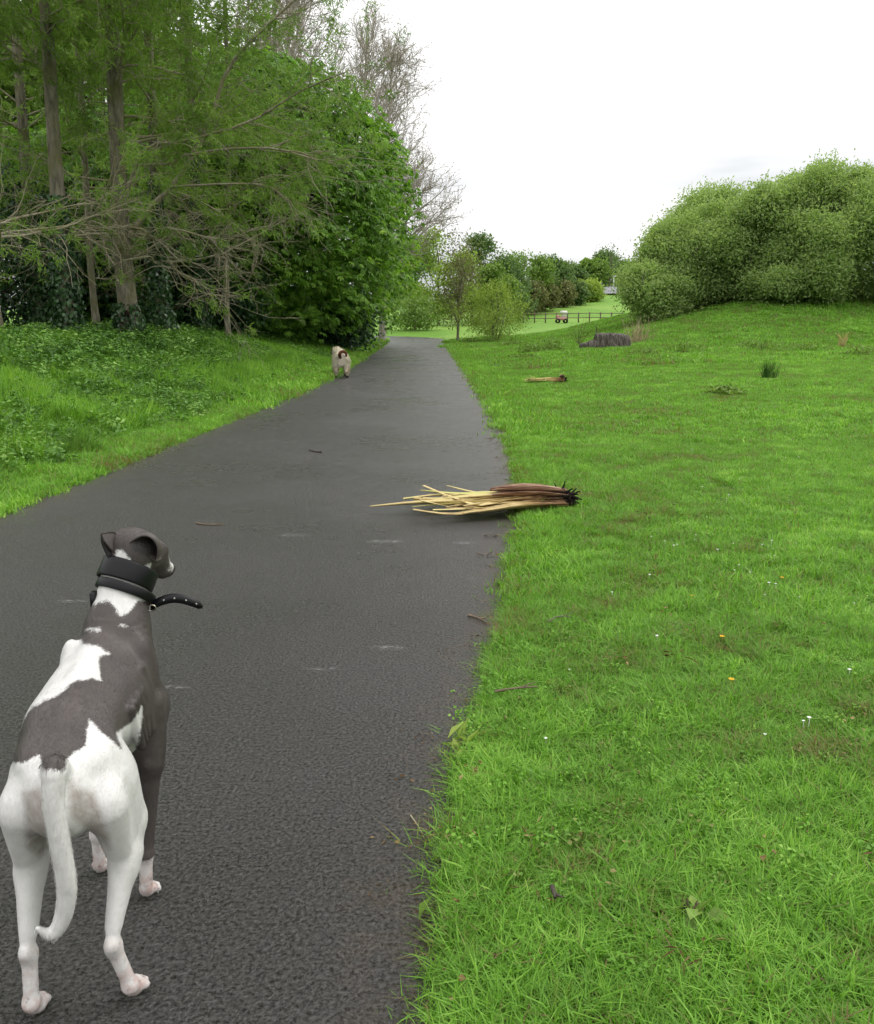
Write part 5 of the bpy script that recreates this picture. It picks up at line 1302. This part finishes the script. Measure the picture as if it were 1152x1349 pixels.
for (px, py, h, rx, nm, lab) in ((955, 520, .16, .40, 'weed_patch', 'flat dark weed patch on the lawn below the rush clump'), (700, 466, .55, .75, 'weed_patch', 'broad dark weed patch between path and stump'), (728, 462, .60, .70, 'weed_patch', 'leafy weed patch next to the broad dark one'),
                                 (645, 452, .6, .9, 'weed_patch', 'rank weeds at the foot of the pale willow bush'), (672, 456, .55, .8, 'weed_patch', 'weeds beside the foot of the pale willow bush'), (690, 474, .25, .6, 'weed_patch', 'low dark tuft just past the small flax clump'), (620, 452, .5, .8, 'weed_patch', 'weeds between the sapling and the end of the path'), (850, 470, .3, .7, 'weed_patch', 'low weeds in front of the dry reeds'), (905, 463, .35, .9, 'weed_patch', 'weeds along the drain below the thicket'), (995, 460, .4, 1.0, 'weed_patch', 'dark weeds along the drain behind the rush clump'), (1060, 462, .3, .8, 'weed_patch', 'weeds along the drain beside the dry flax tuft'), (1140, 470, .35, .9, 'weed_patch', 'dark weeds at the high end of the drain')):
    weed(nm, lab, px, py, h, rx, rr_, m_mid, 420, (.12, .06), 'weeds growing in the lawn')
pw = hit(764, 455); blade_clump('thin_sapling', 'thin leafless sapling standing before the stump', 'sapling', 0, 0, 1.3, 12, .012, [(0, (.09, .07, .04)), (1, (.18, .16, .09))], rr_, .05, .4, None, pw)
pw = hit(628, 985); weed('plantain', 'leafy plantain growing over the tarmac edge', 0, 0, .05, .09, rr_, m_yel, 46, (.075, .026), None, np.array([x_right(pw[1]) + .02, pw[1], 0]))
for px, py, lab in ((905, 1212, 'broad dock leaf plant in the near lawn'), (565, 1225, 'leafy weed at the path edge in the near lawn corner')):
    q = hit(px, py); weed('dock_plant', lab, 0, 0, .05, .05, rr_, m_mid, 14, (.07, .04), None, q)

# ------------------------------------------------------------------ small flowers and twigs
rd = np.random.RandomState(101)
b = NT('daisy_white'); m_white = b.done(b.principled((.85, .85, .82), .6, .2)); b = NT('dandelion_yellow'); m_yellow = b.done(b.principled((.80, .42, .02), .6, .2))
def flower(r, n, mat):
    a = np.linspace(0, 6.283, n, endpoint=False); parts = []
    P = np.zeros((n, 3)); P[:, 2] = .022
    V, F = leaves(P, np.stack([np.cos(a), np.sin(a), 0 * a + .2], 1), np.tile([0, 0, 1.0], (n, 1)), r, r * .45, .05)
    Vt, Ft = tubes(np.array([(0, 0, -.02), (.002, 0, .01), (0, 0, .022)]), np.full(3, .0010), 4)
    return cat_geo([(V, F), (Vt, np.concatenate([Ft[:, :3], Ft[:, [0, 2, 3]]]))])
me_d = add_mesh('daisy', *flower(.0075, 11, m_white), m_white, False); me_y = add_mesh('dandelion', *flower(.013, 18, m_yellow), m_yellow, False)
for k in range(64):
    px, py = (rd.uniform(690, 1150), rd.uniform(540, 1020)) if k > 48 else (rd.normal() * 90 + 960, rd.uniform(545, 800))
    q = hit(px, py, 1, 40)
    if q[0] < x_right(q[1]) + .2: continue
    o = link('daisy', me_d, label='small white daisy in the lawn', cat='daisy', group='daisies dotted over the lawn', loc=(q[0], q[1], float(gz(q[0], q[1])) + .012)); s = rd.uniform(.7, 1.25); o.scale = (s, s, s)
for px, py in ((951, 850), (963, 908), (1030, 770), (912, 795)):
    q = hit(px, py); link('dandelion', me_y, label='small yellow dandelion in the lawn', cat='dandelion', group='dandelions in the near lawn', loc=(q[0], q[1], float(gz(q[0], q[1])) + .012))
def twig(label, pxs, r, mat, z=.006, grp='twigs dropped about'):
    q = np.array([on_ground(x, y, z) for x, y in pxs]); q[:, 2] += np.array([float(max(0, gz(a[0], a[1]))) if a[0] > x_right(a[1]) else 0 for a in q]) + (.035 if q[0, 0] > x_right(q[0, 1]) else 0)
    P = spline(q, 9); T = thing('twig', label, 'twig', P[0], grp)
    part(T, 'stick', tubes(P, np.linspace(r, r * .5, 9), 6), mat)
    s = P[4]; d = unit(P[6] - P[4]) + np.array([.3, .5, .05]); part(T, 'side_shoot', tubes(np.stack([s, s + d * .03, s + d * .06 + [0, 0, .004]]), np.array([r * .6, r * .5, r * .3]), 5), mat)
twig('short brown twig lying on the tarmac ahead of the sighthound', ((258, 689), (275, 691), (297, 691)), .006, m_bark_brown)
twig('thin pale twig lying on the tarmac beside the grass fringe', ((541, 1074), (552, 1090), (560, 1106)), .0025, m_bark_pale)
twig('dark twig on the tarmac behind the cream dog', ((408, 593), (416, 595), (424, 596)), .012, m_bark_dark)
twig('brown stick lying in the near lawn', ((652, 926), (680, 922), (708, 920)), .005, m_bark_brown)
twig('grey bent twig lying in the lawn below the flax clump', ((722, 832), (735, 825), (752, 826)), .004, m_bark_grey)
twig('orange-brown dry stem at the path edge', ((617, 810), (630, 814), (642, 820)), .006, m_bark_brown)
twig('short dark stub of branch standing in the near lawn', ((727, 1190), (729, 1198), (731, 1206)), .007, m_bark_dark)

# ------------------------------------------------------------------ across the meadow: rail fence, little vehicle, road and lamp posts
b = NT('fence_wood'); co = b.obj(); m_fence = b.done(b.principled(b.mix(b.noise(6, 4, co), (.10, .08, .06), (.22, .18, .14)), .8, .15))
FY = 92.0
f0 = at_depth(690, 424, FY); f1 = at_depth(824, 424, FY)
fence = thing('rail_fence', 'low brown post and rail fence across the far meadow', 'fence', (f0[0], FY, float(gz(f0[0], FY))))
xs_ = np.arange(f0[0], f1[0], 1.13); hs = [float(gz(x, FY)) for x in xs_]
for x, z in zip(xs_, hs): part(fence, 'post', box_geo(x - .06, x + .06, FY - .06, FY + .06, z - .3, z + 1.02), m_fence, False)
for zz in (.92, .48):
    for (xa, za), (xb, zb) in zip(zip(xs_[:-1], hs[:-1]), zip(xs_[1:], hs[1:])):
        part(fence, 'rail', tubes(np.array([(xa + .005, FY - .09, za + zz), ((xa + xb) / 2, FY - .09, (za + zb) / 2 + zz), (xb - .005, FY - .09, zb + zz)]), np.full(3, .038), 4), m_fence, False)
fence2 = thing('rail_fence', 'dark fence far behind the bronze sapling', 'fence', tuple(at_depth(530, 420, 88)))
for x in np.arange(at_depth(528, 420, 88)[0], at_depth(600, 420, 88)[0], 1.4):
    z = float(gz(x, 88)); part(fence2, 'post', box_geo(x - .05, x + .05, 87.95, 88.05, z - .2, z + 1.1), m_fence, False)
    for zz in (.5, 1.0): part(fence2, 'rail', box_geo(x + .05, x + 1.35, 87.97, 88.03, z + zz - .05, z + zz + .05), m_fence, False)
# small red and white buggy
b = NT('red_paint'); m_red = b.done(b.principled((.46, .24, .21), .45, .3)); b = NT('white_panel'); m_pan = b.done(b.principled((.70, .66, .64), .5, .3)); b = NT('tyre'); m_tyre = b.done(b.principled((.02, .02, .02), .8, .2))
BY = 89.5; bp = at_depth(741, 425, BY); bz = float(gz(bp[0], BY)); bug = thing('buggy', 'small red and white buggy parked in front of the rail fence', 'buggy', (bp[0], BY, bz))
def rounded(x0, x1, y0, y1, z0, z1, t=.15):
    V, F = box_geo(x0, x1, y0, y1, z0, z1); top = V[:, 2] > (z0 + z1) / 2; c = V[top].mean(0); V[top, :2] = c[:2] + (V[top, :2] - c[:2]) * (1 - t); return V + [bp[0], BY, bz], F
part(bug, 'body', rounded(-.62, .40, -.35, .35, .28, .62), m_red, False); part(bug, 'bonnet', rounded(-.66, -.25, -.30, .30, .60, .80, .3), m_red, False)
part(bug, 'canopy', rounded(-.25, .50, -.36, .36, .95, 1.22, .25), m_pan, False); part(bug, 'seat', rounded(-.10, .40, -.25, .25, .60, .94, .2), m_pan, False)
for x in (-.45, .32):
    for y in (-.36, .36):
        wv_, wf_ = tubes(np.array([(bp[0] + x, BY + y - .08, bz + .22), (bp[0] + x, BY + y - .06, bz + .22), (bp[0] + x, BY + y + .06, bz + .22), (bp[0] + x, BY + y + .08, bz + .22)]), np.array([.12, .22, .22, .12]), 14); part(bug, 'wheel', (wv_, wf_), m_tyre)
# road climbing away behind the willows
b = NT('pale_road'); m_road = b.done(b.principled((.22, .22, .24), .8, .2))
RV = []
for t in np.linspace(0, 1, 14):
    Yr = 136 + 40 * t; xr = at_depth(800 + 6 * t, 386, Yr)[0] + 10 * t; RV.append([(xr - 3.2 + 3 * q, Yr, float(gz(xr - 3.2 + 3 * q, Yr)) + .25) for q in range(6)])
RV = np.array(RV); i = np.arange(14 * 6).reshape(14, 6)
link('road', add_mesh('road', RV, np.stack([i[:-1, :-1], i[:-1, 1:], i[1:, 1:], i[1:, :-1]], -1).reshape(-1, 4), m_road), kind='structure')
b = NT('galvanised_post'); m_post = b.done(b.principled((.62, .63, .63), .5, .3))
for px, py, Yl, hl, lab in ((808, 391, 140, 3.2, 'pale lamp post beside the far road'), (793, 379, 160, 2.2, 'smaller pale post farther up the far road')):
    q = at_depth(px, py, Yl); z = float(gz(q[0], Yl)); o = thing('lamp_post', lab, 'lamp post', (q[0], Yl, z))
    zt = at_depth(px, 364 if px > 800 else 366, Yl)[2]
    part(o, 'pole', tubes(np.array([(q[0], Yl, z - .3), (q[0], Yl, (z + zt) / 2), (q[0], Yl, zt)]), np.array([.13, .11, .09]), 8), m_post)
    V, F = box_geo(q[0] - .12, q[0] + .45, Yl - .12, Yl + .12, zt - .05, zt + .10); part(o, 'lamp_head', (V, F), m_post, False)
# knot hole on the forked larch
kr = [o for o in C.objects if o.name.startswith('larch_tree')][0]; kx = np.array(kr.location)
V, F = uv_ball(np.array([0, 0, 0]), 1, 12, 8); V = V * [.075, .05, .085] + [.02, -.265, .72]
link('knot_hole', add_mesh('knot_hole', V, F, m_knot), kr)
